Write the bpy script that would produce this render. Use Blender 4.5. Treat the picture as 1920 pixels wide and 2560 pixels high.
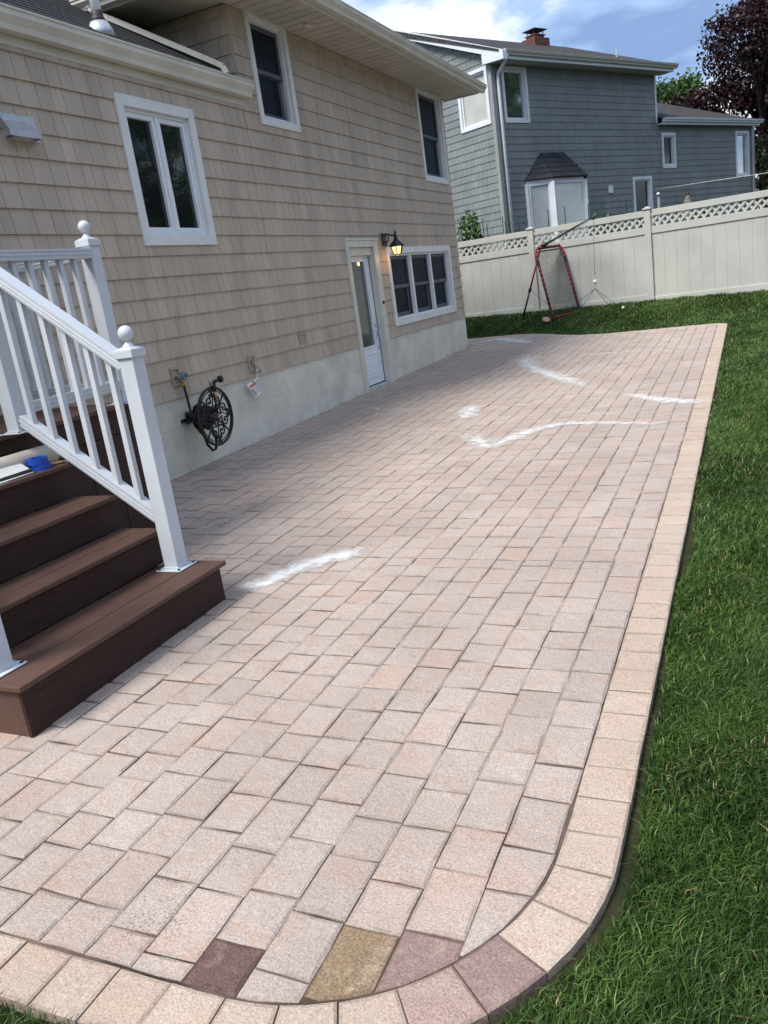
import bpy, bmesh, math, random
import numpy as np
from mathutils import Vector, Matrix
R = math.radians
rnd = random.Random(7)
nrg = np.random.default_rng(11)
for o in list(bpy.data.objects): bpy.data.objects.remove(o)
sc = bpy.context.scene
COL = sc.collection

# ------------------------------------------------------------------ camera
F_PX, YAW, PITCH, ROLL = 2033.68, .44371843, .26398359, -.14498814
CAM = np.array([5.2305, 0.0, 1.596])
def cam_axes():
    cy, sy, cp, sp = math.cos(YAW), math.sin(YAW), math.cos(PITCH), math.sin(PITCH)
    f = np.array([-sy*cp, cy*cp, -sp]); r = np.array([cy, sy, 0.]); u = np.cross(r, f)
    cr, sr = math.cos(ROLL), math.sin(ROLL)
    return cr*r+sr*u, -sr*r+cr*u, f
CR, CU, CF = cam_axes()
cd = bpy.data.cameras.new('camera'); cam = bpy.data.objects.new('camera', cd); COL.objects.link(cam)
M = Matrix.Identity(4)
for i in range(3):
    M[i][0], M[i][1], M[i][2], M[i][3] = CR[i], CU[i], -CF[i], CAM[i]
cam.matrix_world = M
cd.sensor_fit = 'VERTICAL'; cd.sensor_height = 24.0; cd.lens = 24.0*F_PX/2560.0
cd.clip_start = .05; cd.clip_end = 2000
sc.camera = cam
def depth_of(p): return float(np.dot(np.asarray(p)-CAM, CF))
def proj(p):
    d = np.asarray(p)-CAM; z = d@CF
    return 960+F_PX*(d@CR)/z, 1280-F_PX*(d@CU)/z, z

# ------------------------------------------------------------------ world, sun, exposure
SUN = Vector((-.40, -.74, 1.15)).normalized()
w = bpy.data.worlds.new('World'); sc.world = w; w.use_nodes = True
nt = w.node_tree; nt.nodes.clear()
def N(t, k, **kw):
    n = t.nodes.new(k)
    for a, b in kw.items():
        if a == 'inp':
            for i, v in b.items(): n.inputs[i].default_value = v
        else: setattr(n, a, b)
    return n
sky = N(nt, 'ShaderNodeTexSky', sky_type='NISHITA', sun_disc=False, sun_elevation=math.asin(SUN.z), sun_rotation=math.atan2(SUN.x, SUN.y), air_density=1.0, dust_density=.6, ozone_density=1.5)
skm = N(nt, 'ShaderNodeMixRGB', blend_type='MULTIPLY', inp={0: 1, 2: (.095, .095, .095, 1)})
nt.links.new(sky.outputs[0], skm.inputs[1])
tc = N(nt, 'ShaderNodeTexCoord')
sep = N(nt, 'ShaderNodeSeparateXYZ'); nt.links.new(tc.outputs['Generated'], sep.inputs[0])
zz = N(nt, 'ShaderNodeMath', operation='ADD', inp={1: .22}); nt.links.new(sep.outputs[2], zz.inputs[0])
zc = N(nt, 'ShaderNodeMath', operation='MAXIMUM', inp={1: .12}); nt.links.new(zz.outputs[0], zc.inputs[0])
dx = N(nt, 'ShaderNodeMath', operation='DIVIDE'); nt.links.new(sep.outputs[0], dx.inputs[0]); nt.links.new(zc.outputs[0], dx.inputs[1])
dy = N(nt, 'ShaderNodeMath', operation='DIVIDE'); nt.links.new(sep.outputs[1], dy.inputs[0]); nt.links.new(zc.outputs[0], dy.inputs[1])
cmb = N(nt, 'ShaderNodeCombineXYZ', inp={2: 3.7}); nt.links.new(dx.outputs[0], cmb.inputs[0]); nt.links.new(dy.outputs[0], cmb.inputs[1])
n1 = N(nt, 'ShaderNodeTexNoise', inp={'Scale': 1.5, 'Detail': 7, 'Roughness': .56, 'Distortion': .35}); nt.links.new(cmb.outputs[0], n1.inputs['Vector'])
n2 = N(nt, 'ShaderNodeTexNoise', inp={'Scale': 1.9, 'Detail': 5, 'Roughness': .55, 'Distortion': .2})
mp = N(nt, 'ShaderNodeMapping', inp={'Location': (7.5, .3, 5)}); nt.links.new(cmb.outputs[0], mp.inputs[0]); nt.links.new(mp.outputs[0], n2.inputs['Vector'])
cov = N(nt, 'ShaderNodeValToRGB'); cov.color_ramp.elements[0].position = .34; cov.color_ramp.elements[1].position = .54
nt.links.new(n1.outputs[0], cov.inputs[0])
cc = N(nt, 'ShaderNodeValToRGB')
cc.color_ramp.elements[0].position = .40; cc.color_ramp.elements[0].color = (.17, .265, .46, 1)
cc.color_ramp.elements[1].position = .60; cc.color_ramp.elements[1].color = (.80, .84, .90, 1)
e = cc.color_ramp.elements.new(.50); e.color = (.30, .415, .63, 1)
nt.links.new(n2.outputs[0], cc.inputs[0])
mixs = N(nt, 'ShaderNodeMixRGB'); nt.links.new(cov.outputs[0], mixs.inputs[0]); nt.links.new(skm.outputs[0], mixs.inputs[1]); nt.links.new(cc.outputs[0], mixs.inputs[2])
bg = N(nt, 'ShaderNodeBackground', inp={1: 1.0}); nt.links.new(mixs.outputs[0], bg.inputs[0])
wo = N(nt, 'ShaderNodeOutputWorld'); nt.links.new(bg.outputs[0], wo.inputs[0])
sl = bpy.data.lights.new('sun', 'SUN'); sl.energy = 3.1; sl.angle = R(22); sl.color = (1, .95, .87)
so = bpy.data.objects.new('sun', sl); COL.objects.link(so); so.rotation_euler = SUN.to_track_quat('Z', 'Y').to_euler(); so.location = (-20, -20, 40)
sc.view_settings.view_transform = 'Standard'; sc.view_settings.look = 'None'; sc.view_settings.gamma = 1; sc.view_settings.use_curve_mapping = False
sc.view_settings.exposure = 0.72
sc.render.engine = 'CYCLES'

# ------------------------------------------------------------------ materials
def mat(name, col, rough=.6, var=.12, vs=6., bump=0., bs=60., spec=.4, metal=0., stretch=None, col2=None, detail=5, obj=False):
    m = bpy.data.materials.new(name); m.use_nodes = True; t = m.node_tree; b = t.nodes['Principled BSDF']
    b.inputs['Roughness'].default_value = rough; b.inputs['Metallic'].default_value = metal
    b.inputs['Specular IOR Level'].default_value = spec
    g = N(t, 'ShaderNodeNewGeometry'); pos = g.outputs['Position']
    if stretch:
        mpn = N(t, 'ShaderNodeMapping', inp={'Scale': stretch}); t.links.new(pos, mpn.inputs[0]); pos = mpn.outputs[0]
    n = N(t, 'ShaderNodeTexNoise', inp={'Scale': vs, 'Detail': detail, 'Roughness': .6}); t.links.new(pos, n.inputs['Vector'])
    c2 = col2 if col2 else tuple(min(1, c*(1+var*1.6)) for c in col)
    c1 = tuple(c*(1-var*1.6) for c in col) if not col2 else col
    rp = N(t, 'ShaderNodeValToRGB'); rp.color_ramp.elements[0].position = .32; rp.color_ramp.elements[1].position = .68
    rp.color_ramp.elements[0].color = (*c1, 1); rp.color_ramp.elements[1].color = (*c2, 1)
    t.links.new(n.outputs[0], rp.inputs[0]); out = rp.outputs[0]
    oi = N(t, 'ShaderNodeAttribute', attribute_name='tint')
    m2 = N(t, 'ShaderNodeMath', operation='MULTIPLY_ADD', inp={1: .22 if obj else 0., 2: 1.0}); t.links.new(oi.outputs['Fac'], m2.inputs[0])
    hs = N(t, 'ShaderNodeHueSaturation'); t.links.new(m2.outputs[0], hs.inputs['Value']); t.links.new(out, hs.inputs['Color'])
    t.links.new(hs.outputs[0], b.inputs['Base Color'])
    if bump:
        nb = N(t, 'ShaderNodeTexNoise', inp={'Scale': bs, 'Detail': 4, 'Roughness': .6}); t.links.new(pos, nb.inputs['Vector'])
        bp = N(t, 'ShaderNodeBump', inp={'Strength': 1.0, 'Distance': bump}); t.links.new(nb.outputs[0], bp.inputs['Height']); t.links.new(bp.outputs[0], b.inputs['Normal'])
    return m
def glassmat(name, col, rough=.04, spec=.6, wav=.0015):
    m = mat(name, col, rough, .1, 3, wav, 2.5, spec); return m
def attrmat(name, attr, ramp, rough=.6, spec=.3, transl=0., bump=0., bs=80):
    m = bpy.data.materials.new(name); m.use_nodes = True; t = m.node_tree; b = t.nodes['Principled BSDF']
    b.inputs['Roughness'].default_value = rough; b.inputs['Specular IOR Level'].default_value = spec
    a = N(t, 'ShaderNodeAttribute', attribute_name=attr)
    rp = N(t, 'ShaderNodeValToRGB'); els = rp.color_ramp.elements
    els[0].position, els[0].color = ramp[0][0], (*ramp[0][1], 1); els[1].position, els[1].color = ramp[-1][0], (*ramp[-1][1], 1)
    for p, c in ramp[1:-1]: x = els.new(p); x.color = (*c, 1)
    t.links.new(a.outputs['Fac'], rp.inputs[0]); t.links.new(rp.outputs[0], b.inputs['Base Color'])
    if transl:
        tr = N(t, 'ShaderNodeBsdfTranslucent'); t.links.new(rp.outputs[0], tr.inputs[0])
        mx = N(t, 'ShaderNodeMixShader', inp={0: transl}); t.links.new(b.outputs[0], mx.inputs[1]); t.links.new(tr.outputs[0], mx.inputs[2])
        t.links.new(mx.outputs[0], t.nodes['Material Output'].inputs[0])
    return m
MT = {}
MT['siding'] = mat('tan_vinyl_shingle', (.45, .372, .292), .55, .085, 1.1, .0008, 55, .35, stretch=(1, 3, .6), obj=True)
MT['siding_back'] = mat('siding_underlay', (.10, .08, .065), .8)
MT['stucco'] = mat('pale_stucco', (.63, .605, .52), .85, .09, 2.2, .016, 22, .2)
MT['cream'] = mat('cream_aluminium_trim', (.60, .58, .50), .45, .06, 3, .0006, 20, .4)
MT['white_trim'] = mat('white_window_trim', (.70, .71, .69), .4, .04, 4, 0, 20, .4)
MT['vinyl'] = mat('white_vinyl_sash', (.74, .77, .80), .35, .03, 4)
MT['screen'] = mat('dark_insect_screen', (.010, .014, .024), .38, .25, 1.2, 0, 10, .06)
MT['sash_dark'] = mat('screened_sash', (.075, .085, .105), .45, .12, 4)
MT['glass'] = glassmat('dark_window_glass', (.010, .013, .013))
MT['door_glass'] = glassmat('door_glass', (.085, .095, .095), .05, .6)
MT['door'] = mat('white_painted_door', (.74, .77, .82), .4, .04, 8)
MT['soffit'] = mat('vented_soffit', (.50, .47, .41), .6, .05, 3)
MT['roof'] = mat('asphalt_roof_shingle', (.035, .034, .036), .9, .5, 30, .006, 60, .2)
MT['pvc'] = mat('white_pvc_pipe', (.78, .80, .86), .3, .03, 5)
MT['galv'] = mat('galvanised_metal', (.55, .57, .61), .35, .12, 12, 0, 10, .5, .5)
MT['rubber'] = mat('dark_rubber', (.03, .028, .028), .6)
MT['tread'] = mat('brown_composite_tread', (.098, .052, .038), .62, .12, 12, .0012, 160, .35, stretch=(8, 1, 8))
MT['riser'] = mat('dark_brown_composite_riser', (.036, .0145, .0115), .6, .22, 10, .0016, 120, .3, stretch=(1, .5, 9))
MT['rail'] = mat('white_vinyl_rail', (.54, .57, .61), .32, .03, 4)
MT['iron'] = mat('dark_bronze_iron', (.022, .018, .016), .45, .3, 30, 0, 10, .5, .4)
MT['black'] = mat('black_metal', (.008, .009, .013), .38, .2, 20, 0, 10, .5)
MT['hose'] = mat('black_hose', (.008, .008, .009), .45, .2, 30)
MT['brass'] = mat('brass_fitting', (.45, .26, .08), .35, .15, 30, 0, 10, .5, .8)
MT['pewter'] = mat('grey_tap_handle', (.16, .20, .23), .5, .4, 60)
MT['box'] = mat('tan_mounting_block', (.36, .30, .23), .5, .06, 6)
MT['tag'] = mat('white_card_tag', (.78, .78, .80), .5, .03, 20)
MT['tag_orange'] = mat('orange_print', (.70, .22, .04), .5)
MT['tag_brown'] = mat('brown_print', (.20, .06, .03), .5)
MT['tag_grey'] = mat('grey_print', (.48, .50, .58), .5)
MT['tag_blue'] = mat('blue_tie', (.03, .05, .22), .5)
MT['fence'] = mat('almond_vinyl_fence', (.445, .45, .41), .5, .05, 1.5, 0, 10, .35)
MT['nsiding'] = mat('grey_vinyl_shingle', (.20, .222, .222), .6, .08, 1.5, .001, 40, .3, obj=True)
MT['ntrim'] = mat('neighbour_white_trim', (.68, .71, .75), .45, .04, 3)
MT['ncorner'] = mat('grey_corner_board', (.27, .28, .28), .55, .05, 3)
MT['nsoffit'] = mat('neighbour_soffit', (.46, .45, .40), .6, .05, 3)
MT['nroof'] = mat('dark_roof_shingle', (.05, .047, .048), .9, .4, 14, .01, 40, .2)
MT['blind'] = mat('pale_window_blind', (.80, .80, .74), .22, .06, 2, 0, 10, .5)
MT['blind_grey'] = mat('grey_window_blind', (.34, .37, .40), .22, .08, 2, 0, 10, .5)
MT['blind_shade'] = mat('drawn_window_blind', (.46, .47, .43), .3, .08, 2, 0, 10, .4)
MT['nglass'] = glassmat('neighbour_glass', (.030, .034, .040), .05, .35)
MT['mglass'] = mat('sky_reflecting_glass', (.42, .44, .45), .05, .1, 2, 0, 10, 1.0, .9)
MT['brick'] = mat('red_chimney_brick', (.15, .062, .045), .8, .35, 12)
MT['concrete'] = mat('pale_concrete_sill', (.46, .46, .44), .85, .15, 9, .002, 60)
MT['joint'] = mat('dark_joint_fill', (.085, .058, .045), .9, .5, 5, .004, 90)
MT['red'] = mat('red_foam_tube', (.30, .035, .04), .55, .18, 12)
MT['net'] = mat('black_netting', (.02, .022, .022), .7)
MT['cord'] = mat('dark_cord', (.05, .06, .055), .7)
MT['pinkbase'] = mat('pale_pink_pad', (.55, .30, .27), .6)
MT['ball'] = mat('white_ball', (.72, .72, .68), .5, .08, 20)
MT['stake'] = mat('green_garden_stake', (.012, .05, .04), .5)
MT['grey_pole'] = mat('grey_metal_pole', (.30, .31, .32), .4)
MT['rope'] = mat('white_clothesline', (.7, .7, .7), .6)
MT['umb'] = mat('taupe_umbrella_cloth', (.13, .115, .105), .8, .2, 10)
MT['bark'] = mat('dark_bark', (.035, .028, .025), .9, .4, 12, .02, 30, .2)
MT['kraft'] = mat('masking_paper_roll', (.50, .445, .375), .7, .06, 6)
MT['paper'] = mat('white_paper', (.70, .69, .66), .7, .04, 6)
MT['tape'] = mat('blue_painters_tape', (.012, .07, .44), .45, .08, 20)
MT['wood'] = mat('brush_handle', (.40, .26, .14), .5, .2, 20)
MT['soil'] = mat('lawn_soil', (.020, .026, .011), .95, .3, 5, .01, 40, .1, col2=(.046, .042, .022))
MT['grass'] = attrmat('grass_blade', 'tint', [(0, (.020, .048, .010)), (.35, (.044, .094, .018)), (.62, (.082, .150, .030)), (.84, (.15, .235, .058)), (.93, (.28, .24, .11)), (1, (.38, .30, .16))], .5, .35, .22)
MT['leaf_purple'] = attrmat('purple_maple_leaf', 'tint', [(0, (.014, .006, .008)), (.5, (.030, .011, .013)), (1, (.060, .020, .022))], .45, .4, .15)
MT['leaf_green'] = attrmat('green_leaf', 'tint', [(0, (.022, .055, .012)), (.5, (.05, .11, .025)), (1, (.11, .19, .05))], .5, .35, .3)
MT['leaf_dark'] = attrmat('dark_hedge_leaf', 'tint', [(0, (.008, .014, .008)), (.5, (.014, .024, .012)), (1, (.028, .042, .018))], .5, .3, .15)

def paver_mat(name, a, b_, c, speck=.85, ms=6.5):
    m = bpy.data.materials.new(name); m.use_nodes = True; t = m.node_tree; bs = t.nodes['Principled BSDF']; L = t.links
    bs.inputs['Roughness'].default_value = .8; bs.inputs['Specular IOR Level'].default_value = .28
    g = N(t, 'ShaderNodeNewGeometry').outputs['Position']
    big = N(t, 'ShaderNodeTexNoise', inp={'Scale': 1.1, 'Detail': 5, 'Roughness': .62}); L.new(g, big.inputs['Vector'])
    mid = N(t, 'ShaderNodeTexNoise', inp={'Scale': ms, 'Detail': 6, 'Roughness': .65, 'Distortion': .6}); L.new(g, mid.inputs['Vector'])
    r1 = N(t, 'ShaderNodeValToRGB'); r1.color_ramp.elements[0].position = .36; r1.color_ramp.elements[1].position = .66
    r1.color_ramp.elements[0].color = (*a, 1); r1.color_ramp.elements[1].color = (*b_, 1); L.new(big.outputs[0], r1.inputs[0])
    f1 = N(t, 'ShaderNodeMapRange', inp={1: .50, 2: .72, 3: 0, 4: .85}); L.new(mid.outputs[0], f1.inputs[0])
    mx = N(t, 'ShaderNodeMixRGB', inp={2: (*c, 1)}); L.new(f1.outputs[0], mx.inputs[0]); L.new(r1.outputs[0], mx.inputs[1])
    at = N(t, 'ShaderNodeAttribute', attribute_name='tint')
    val = N(t, 'ShaderNodeMath', operation='MULTIPLY_ADD', inp={1: .075, 2: 1.0}); L.new(at.outputs['Fac'], val.inputs[0])
    a2 = N(t, 'ShaderNodeAttribute', attribute_name='hue')
    hu = N(t, 'ShaderNodeMixRGB', inp={2: (.44, .26, .185, 1)}); hf = N(t, 'ShaderNodeMath', operation='MULTIPLY', inp={1: .22}); L.new(a2.outputs['Fac'], hf.inputs[0]); L.new(hf.outputs[0], hu.inputs[0]); L.new(mx.outputs[0], hu.inputs[1])
    hs = N(t, 'ShaderNodeHueSaturation'); L.new(val.outputs[0], hs.inputs['Value']); L.new(hu.outputs[0], hs.inputs['Color'])
    # exposed aggregate: fine light and dark grains
    gr = N(t, 'ShaderNodeTexNoise', inp={'Scale': 150, 'Detail': 3, 'Roughness': .8}); L.new(g, gr.inputs['Vector'])
    gm = N(t, 'ShaderNodeMapRange', inp={1: .3, 2: .7, 3: 1-.42*speck, 4: 1+.42*speck}); L.new(gr.outputs[0], gm.inputs[0])
    mg = N(t, 'ShaderNodeMixRGB', blend_type='MULTIPLY', inp={0: 1}); L.new(hs.outputs[0], mg.inputs[1])
    cg = N(t, 'ShaderNodeCombineXYZ'); [L.new(gm.outputs[0], cg.inputs[i]) for i in range(3)]; L.new(cg.outputs[0], mg.inputs[2])
    # pits
    vo = N(t, 'ShaderNodeTexVoronoi', inp={'Scale': 85}); L.new(g, vo.inputs['Vector'])
    pm = N(t, 'ShaderNodeTexNoise', inp={'Scale': 2.3, 'Detail': 3}); L.new(g, pm.inputs['Vector'])
    th = N(t, 'ShaderNodeMapRange', inp={1: .54, 2: .78, 3: .0, 4: .36}); L.new(pm.outputs[0], th.inputs[0])
    lt = N(t, 'ShaderNodeMath', operation='LESS_THAN'); L.new(vo.outputs['Distance'], lt.inputs[0]); L.new(th.outputs[0], lt.inputs[1])
    pf = N(t, 'ShaderNodeMath', operation='MULTIPLY', inp={1: .55}); L.new(lt.outputs[0], pf.inputs[0])
    mp_ = N(t, 'ShaderNodeMixRGB', inp={2: (.14, .115, .10, 1)}); L.new(pf.outputs[0], mp_.inputs[0]); L.new(mg.outputs[0], mp_.inputs[1])
    L.new(mp_.outputs[0], bs.inputs['Base Color'])
    sl_ = N(t, 'ShaderNodeTexNoise', inp={'Scale': 17, 'Detail': 7, 'Roughness': .6, 'Distortion': .15}); L.new(g, sl_.inputs['Vector'])
    ad = N(t, 'ShaderNodeMath', operation='MULTIPLY_ADD', inp={1: .30}); L.new(gr.outputs[0], ad.inputs[0]); L.new(sl_.outputs[0], ad.inputs[2])
    bp = N(t, 'ShaderNodeBump', inp={'Strength': 1.0, 'Distance': .0095}); L.new(ad.outputs[0], bp.inputs['Height']); L.new(bp.outputs[0], bs.inputs['Normal'])
    return m
MT['paver'] = paver_mat('stamped_stone', (.365, .300, .262), (.435, .366, .322), (.425, .300, .238))
MT['paver_edge'] = paver_mat('stamped_border_stone', (.425, .338, .272), (.475, .388, .318), (.45, .312, .24))
MT['paver_brown'] = paver_mat('stone_dark_brown_stain', (.115, .068, .062), (.15, .092, .082), (.24, .155, .13), 1.2, 16)
MT['paver_ochre'] = paver_mat('stone_ochre_stain', (.25, .175, .108), (.30, .215, .138), (.41, .325, .24), 1.2, 14)
MT['paver_mauve'] = paver_mat('stone_mauve_stain', (.215, .145, .132), (.27, .185, .165), (.34, .25, .215), 1.0, 14)
MT['paver_pink'] = paver_mat('stone_pink_stain', (.33, .235, .20), (.37, .265, .225), (.42, .33, .28), 1.0, 14)

def smear_mat():
    m = bpy.data.materials.new('white_filler_smear'); m.use_nodes = True; t = m.node_tree; L = t.links; bs = t.nodes['Principled BSDF']
    bs.inputs['Base Color'].default_value = (.78, .77, .76, 1); bs.inputs['Roughness'].default_value = .7
    a = N(t, 'ShaderNodeAttribute', attribute_name='tint'); g = N(t, 'ShaderNodeNewGeometry').outputs['Position']
    n = N(t, 'ShaderNodeTexNoise', inp={'Scale': 11, 'Detail': 7, 'Roughness': .72}); L.new(g, n.inputs['Vector'])
    ad = N(t, 'ShaderNodeMath', operation='MULTIPLY_ADD', inp={1: 3.0, 2: -1.62}); L.new(n.outputs[0], ad.inputs[0])
    s = N(t, 'ShaderNodeMath', operation='ADD'); L.new(ad.outputs[0], s.inputs[0]); L.new(a.outputs['Fac'], s.inputs[1])
    mr = N(t, 'ShaderNodeMapRange', inp={1: .10, 2: 1.05, 3: 0, 4: .80}); L.new(s.outputs[0], mr.inputs[0])
    tr = N(t, 'ShaderNodeBsdfTransparent'); mx = N(t, 'ShaderNodeMixShader'); L.new(mr.outputs[0], mx.inputs[0]); L.new(tr.outputs[0], mx.inputs[1]); L.new(bs.outputs[0], mx.inputs[2])
    L.new(mx.outputs[0], t.nodes['Material Output'].inputs[0]); return m
MT['smear'] = smear_mat()
def emit_mat(name, col, s):
    m = bpy.data.materials.new(name); m.use_nodes = True; b = m.node_tree.nodes['Principled BSDF']
    b.inputs['Base Color'].default_value = (*col, 1); b.inputs['Emission Color'].default_value = (*col, 1); b.inputs['Emission Strength'].default_value = s
    return m
MT['lit'] = emit_mat('lit_lantern_glass', (1, .62, .26), 1.15)
MT['bulb'] = emit_mat('lit_bulb', (1, .72, .38), 6)

# ------------------------------------------------------------------ mesh helpers
ORG = {}
class MB:
    def __init__(s): s.v = []; s.f = []; s.t = []; s.h = []
    def add(s, vs, fs, tint=0., hue=0.):
        b = len(s.v); s.v.extend([tuple(map(float, p)) for p in vs])
        for k_, f in enumerate(fs): s.f.append(tuple(b+i for i in f)); s.t.append(tint[k_] if isinstance(tint, list) else tint); s.h.append(hue)
        return s
    def box(s, a, b, tint=0.):
        x0, y0, z0 = a; x1, y1, z1 = b
        return s.add([(x0,y0,z0),(x1,y0,z0),(x1,y1,z0),(x0,y1,z0),(x0,y0,z1),(x1,y0,z1),(x1,y1,z1),(x0,y1,z1)], [(3,2,1,0),(4,5,6,7),(0,1,5,4),(1,2,6,5),(2,3,7,6),(3,0,4,7)], tint)
    def fbox(s, fr, u0, u1, o0, o1, z0, z1, tint=0.):
        P = fr.P
        return s.add([P(u0,o0,z0),P(u1,o0,z0),P(u1,o1,z0),P(u0,o1,z0),P(u0,o0,z1),P(u1,o0,z1),P(u1,o1,z1),P(u0,o1,z1)], [(3,2,1,0),(4,5,6,7),(0,1,5,4),(1,2,6,5),(2,3,7,6),(3,0,4,7)], tint)
    def bar(s, a, b, w, h, up=(0,0,1)):
        a, b = Vector(a), Vector(b); d = (b-a).normalized(); up = Vector(up); sd = d.cross(up)
        if sd.length < 1e-4: sd = d.cross(Vector((1,0,0)))
        sd.normalize(); u2 = sd.cross(d)
        vs = [p+sd*(i*w/2)+u2*(j*h/2) for p in (a,b) for i,j in ((-1,-1),(1,-1),(1,1),(-1,1))]
        return s.add(vs, [(3,2,1,0),(4,5,6,7),(0,1,5,4),(1,2,6,5),(2,3,7,6),(3,0,4,7)])
    def tube(s, pts, r, n=8, cap=True):
        pts = [Vector(p) for p in pts]; m = len(pts); rs = r if isinstance(r, (list, tuple)) else [r]*m
        b = len(s.v); prev = None
        for i, p in enumerate(pts):
            d = (pts[min(i+1,m-1)]-pts[max(i-1,0)]).normalized()
            if prev is None: x = d.orthogonal().normalized()
            else: x = (prev-d*prev.dot(d)); x = x.normalized() if x.length > 1e-6 else d.orthogonal().normalized()
            prev = x; y = d.cross(x)
            for k in range(n):
                a = 2*math.pi*k/n; s.v.append(tuple(p+(x*math.cos(a)+y*math.sin(a))*rs[i]))
        for i in range(m-1):
            for k in range(n):
                s.f.append((b+i*n+k, b+i*n+(k+1)%n, b+(i+1)*n+(k+1)%n, b+(i+1)*n+k)); s.t.append(0); s.h.append(0)
        if cap:
            s.f.append(tuple(b+k for k in range(n))[::-1]); s.f.append(tuple(b+(m-1)*n+k for k in range(n))); s.t += [0,0]; s.h += [0,0]
        return s
    def lathe(s, c, prof, n=16, axis=(0,0,1)):
        ax = Vector(axis).normalized(); x = ax.orthogonal().normalized(); y = ax.cross(x); c = Vector(c); b = len(s.v); m = len(prof)
        for r_, h in prof:
            for k in range(n):
                a = 2*math.pi*k/n; s.v.append(tuple(c+ax*h+(x*math.cos(a)+y*math.sin(a))*max(r_, 1e-4)))
        for i in range(m-1):
            for k in range(n): s.f.append((b+i*n+k, b+i*n+(k+1)%n, b+(i+1)*n+(k+1)%n, b+(i+1)*n+k)); s.t.append(0); s.h.append(0)
        s.f.append(tuple(b+k for k in range(n))[::-1]); s.f.append(tuple(b+(m-1)*n+k for k in range(n))); s.t += [0,0]; s.h += [0,0]
        return s
    def prism(s, poly, d, tint=0.):
        n = len(poly); d = Vector(d); A = [Vector(p) for p in poly]; B = [p+d for p in A]
        return s.add(A+B, [tuple(range(n))[::-1], tuple(range(n, 2*n))]+[(i, (i+1)%n, n+(i+1)%n, n+i) for i in range(n)], tint)
    def ball(s, c, r, n=14, m=9, sc_=(1,1,1)):
        c = Vector(c); b = len(s.v)
        for i in range(m+1):
            th = math.pi*i/m
            for k in range(n):
                a = 2*math.pi*k/n; s.v.append((c.x+r*sc_[0]*math.sin(th)*math.cos(a), c.y+r*sc_[1]*math.sin(th)*math.sin(a), c.z+r*sc_[2]*math.cos(th)))
        for i in range(m):
            for k in range(n): s.f.append((b+i*n+k, b+(i+1)*n+k, b+(i+1)*n+(k+1)%n, b+i*n+(k+1)%n)); s.t.append(0); s.h.append(0)
        return s
    def build(s, name, material, parent=None, smooth=False, loc=None, bevel=0., kind=None):
        o0 = ORG.get(parent.name) if parent else None
        base = Vector(loc) if loc is not None else (o0 if o0 is not None else Vector((0,0,0)))
        me = bpy.data.meshes.new(name)
        me.from_pydata([(x-base.x, y-base.y, z-base.z) for x,y,z in s.v], [], s.f)
        if any(s.t): at = me.attributes.new('tint', 'FLOAT', 'FACE'); at.data.foreach_set('value', s.t)
        if any(s.h): at = me.attributes.new('hue', 'FLOAT', 'FACE'); at.data.foreach_set('value', s.h)
        bm = bmesh.new(); bm.from_mesh(me); bmesh.ops.recalc_face_normals(bm, faces=bm.faces); bm.to_mesh(me); bm.free()
        me.materials.append(MT[material] if isinstance(material, str) else material)
        if smooth: me.polygons.foreach_set('use_smooth', [True]*len(me.polygons))
        o = bpy.data.objects.new(name, me); COL.objects.link(o)
        if parent: o.parent = parent; ORG[o.name] = base
        else: o.location = base; ORG[o.name] = base
        if kind: o['kind'] = kind
        if bevel:
            md = o.modifiers.new('bevel', 'BEVEL'); md.width = bevel; md.segments = 2; md.limit_method = 'ANGLE'; md.angle_limit = R(40)
        return o
def thing(name, loc, label, cat, group=None):
    o = bpy.data.objects.new(name, None); COL.objects.link(o); o.location = loc; o.empty_display_size = .2
    ORG[o.name] = Vector(loc); return tag(o, label, cat, group)
def tag(o, label, cat, group=None):
    o['label'] = label; o['category'] = cat
    if group: o['group'] = group
    return o
def struct(o): o['kind'] = 'structure'; return o
class Fr:
    def __init__(s, o, u, n): s.o, s.u, s.n = np.array(o, float), np.array(u, float), np.array(n, float)
    def P(s, u, o, z): q = s.o+s.u*u+s.n*o; return (q[0], q[1], z)

# ------------------------------------------------------------------ ground levels
PA, PB = -.015, .0151
def zp(x, y): return PA*x+PB*y                     # patio plane (falls away from the house)
def sstep(t): t = np.clip(t, 0, 1); return t*t*(3-2*t)
def far_out(x):                                      # far outer edge of the patio
    xs = [-4, -.6, .48, .95, 1.43, 1.77, 2.18, 2.75, 3.4, 4.5, 5]
    ys = [17.9, 17.87, 17.80, 17.62, 17.20, 16.78, 16.42, 16.24, 16.24, 16.26, 16.26]
    return np.interp(x, xs, ys)
def rise(x, y): f = far_out(np.clip(x, -4, 5))+.05; return .37*sstep((y-f)/(19.05-f))
def zl(x, y):                                       # lawn, rises to the fence
    x = np.asarray(x, float); y = np.asarray(y, float)
    return PA*np.clip(x, -12, 14)+PB*np.clip(y, -12, 19)+rise(x, y)-.036

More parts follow.
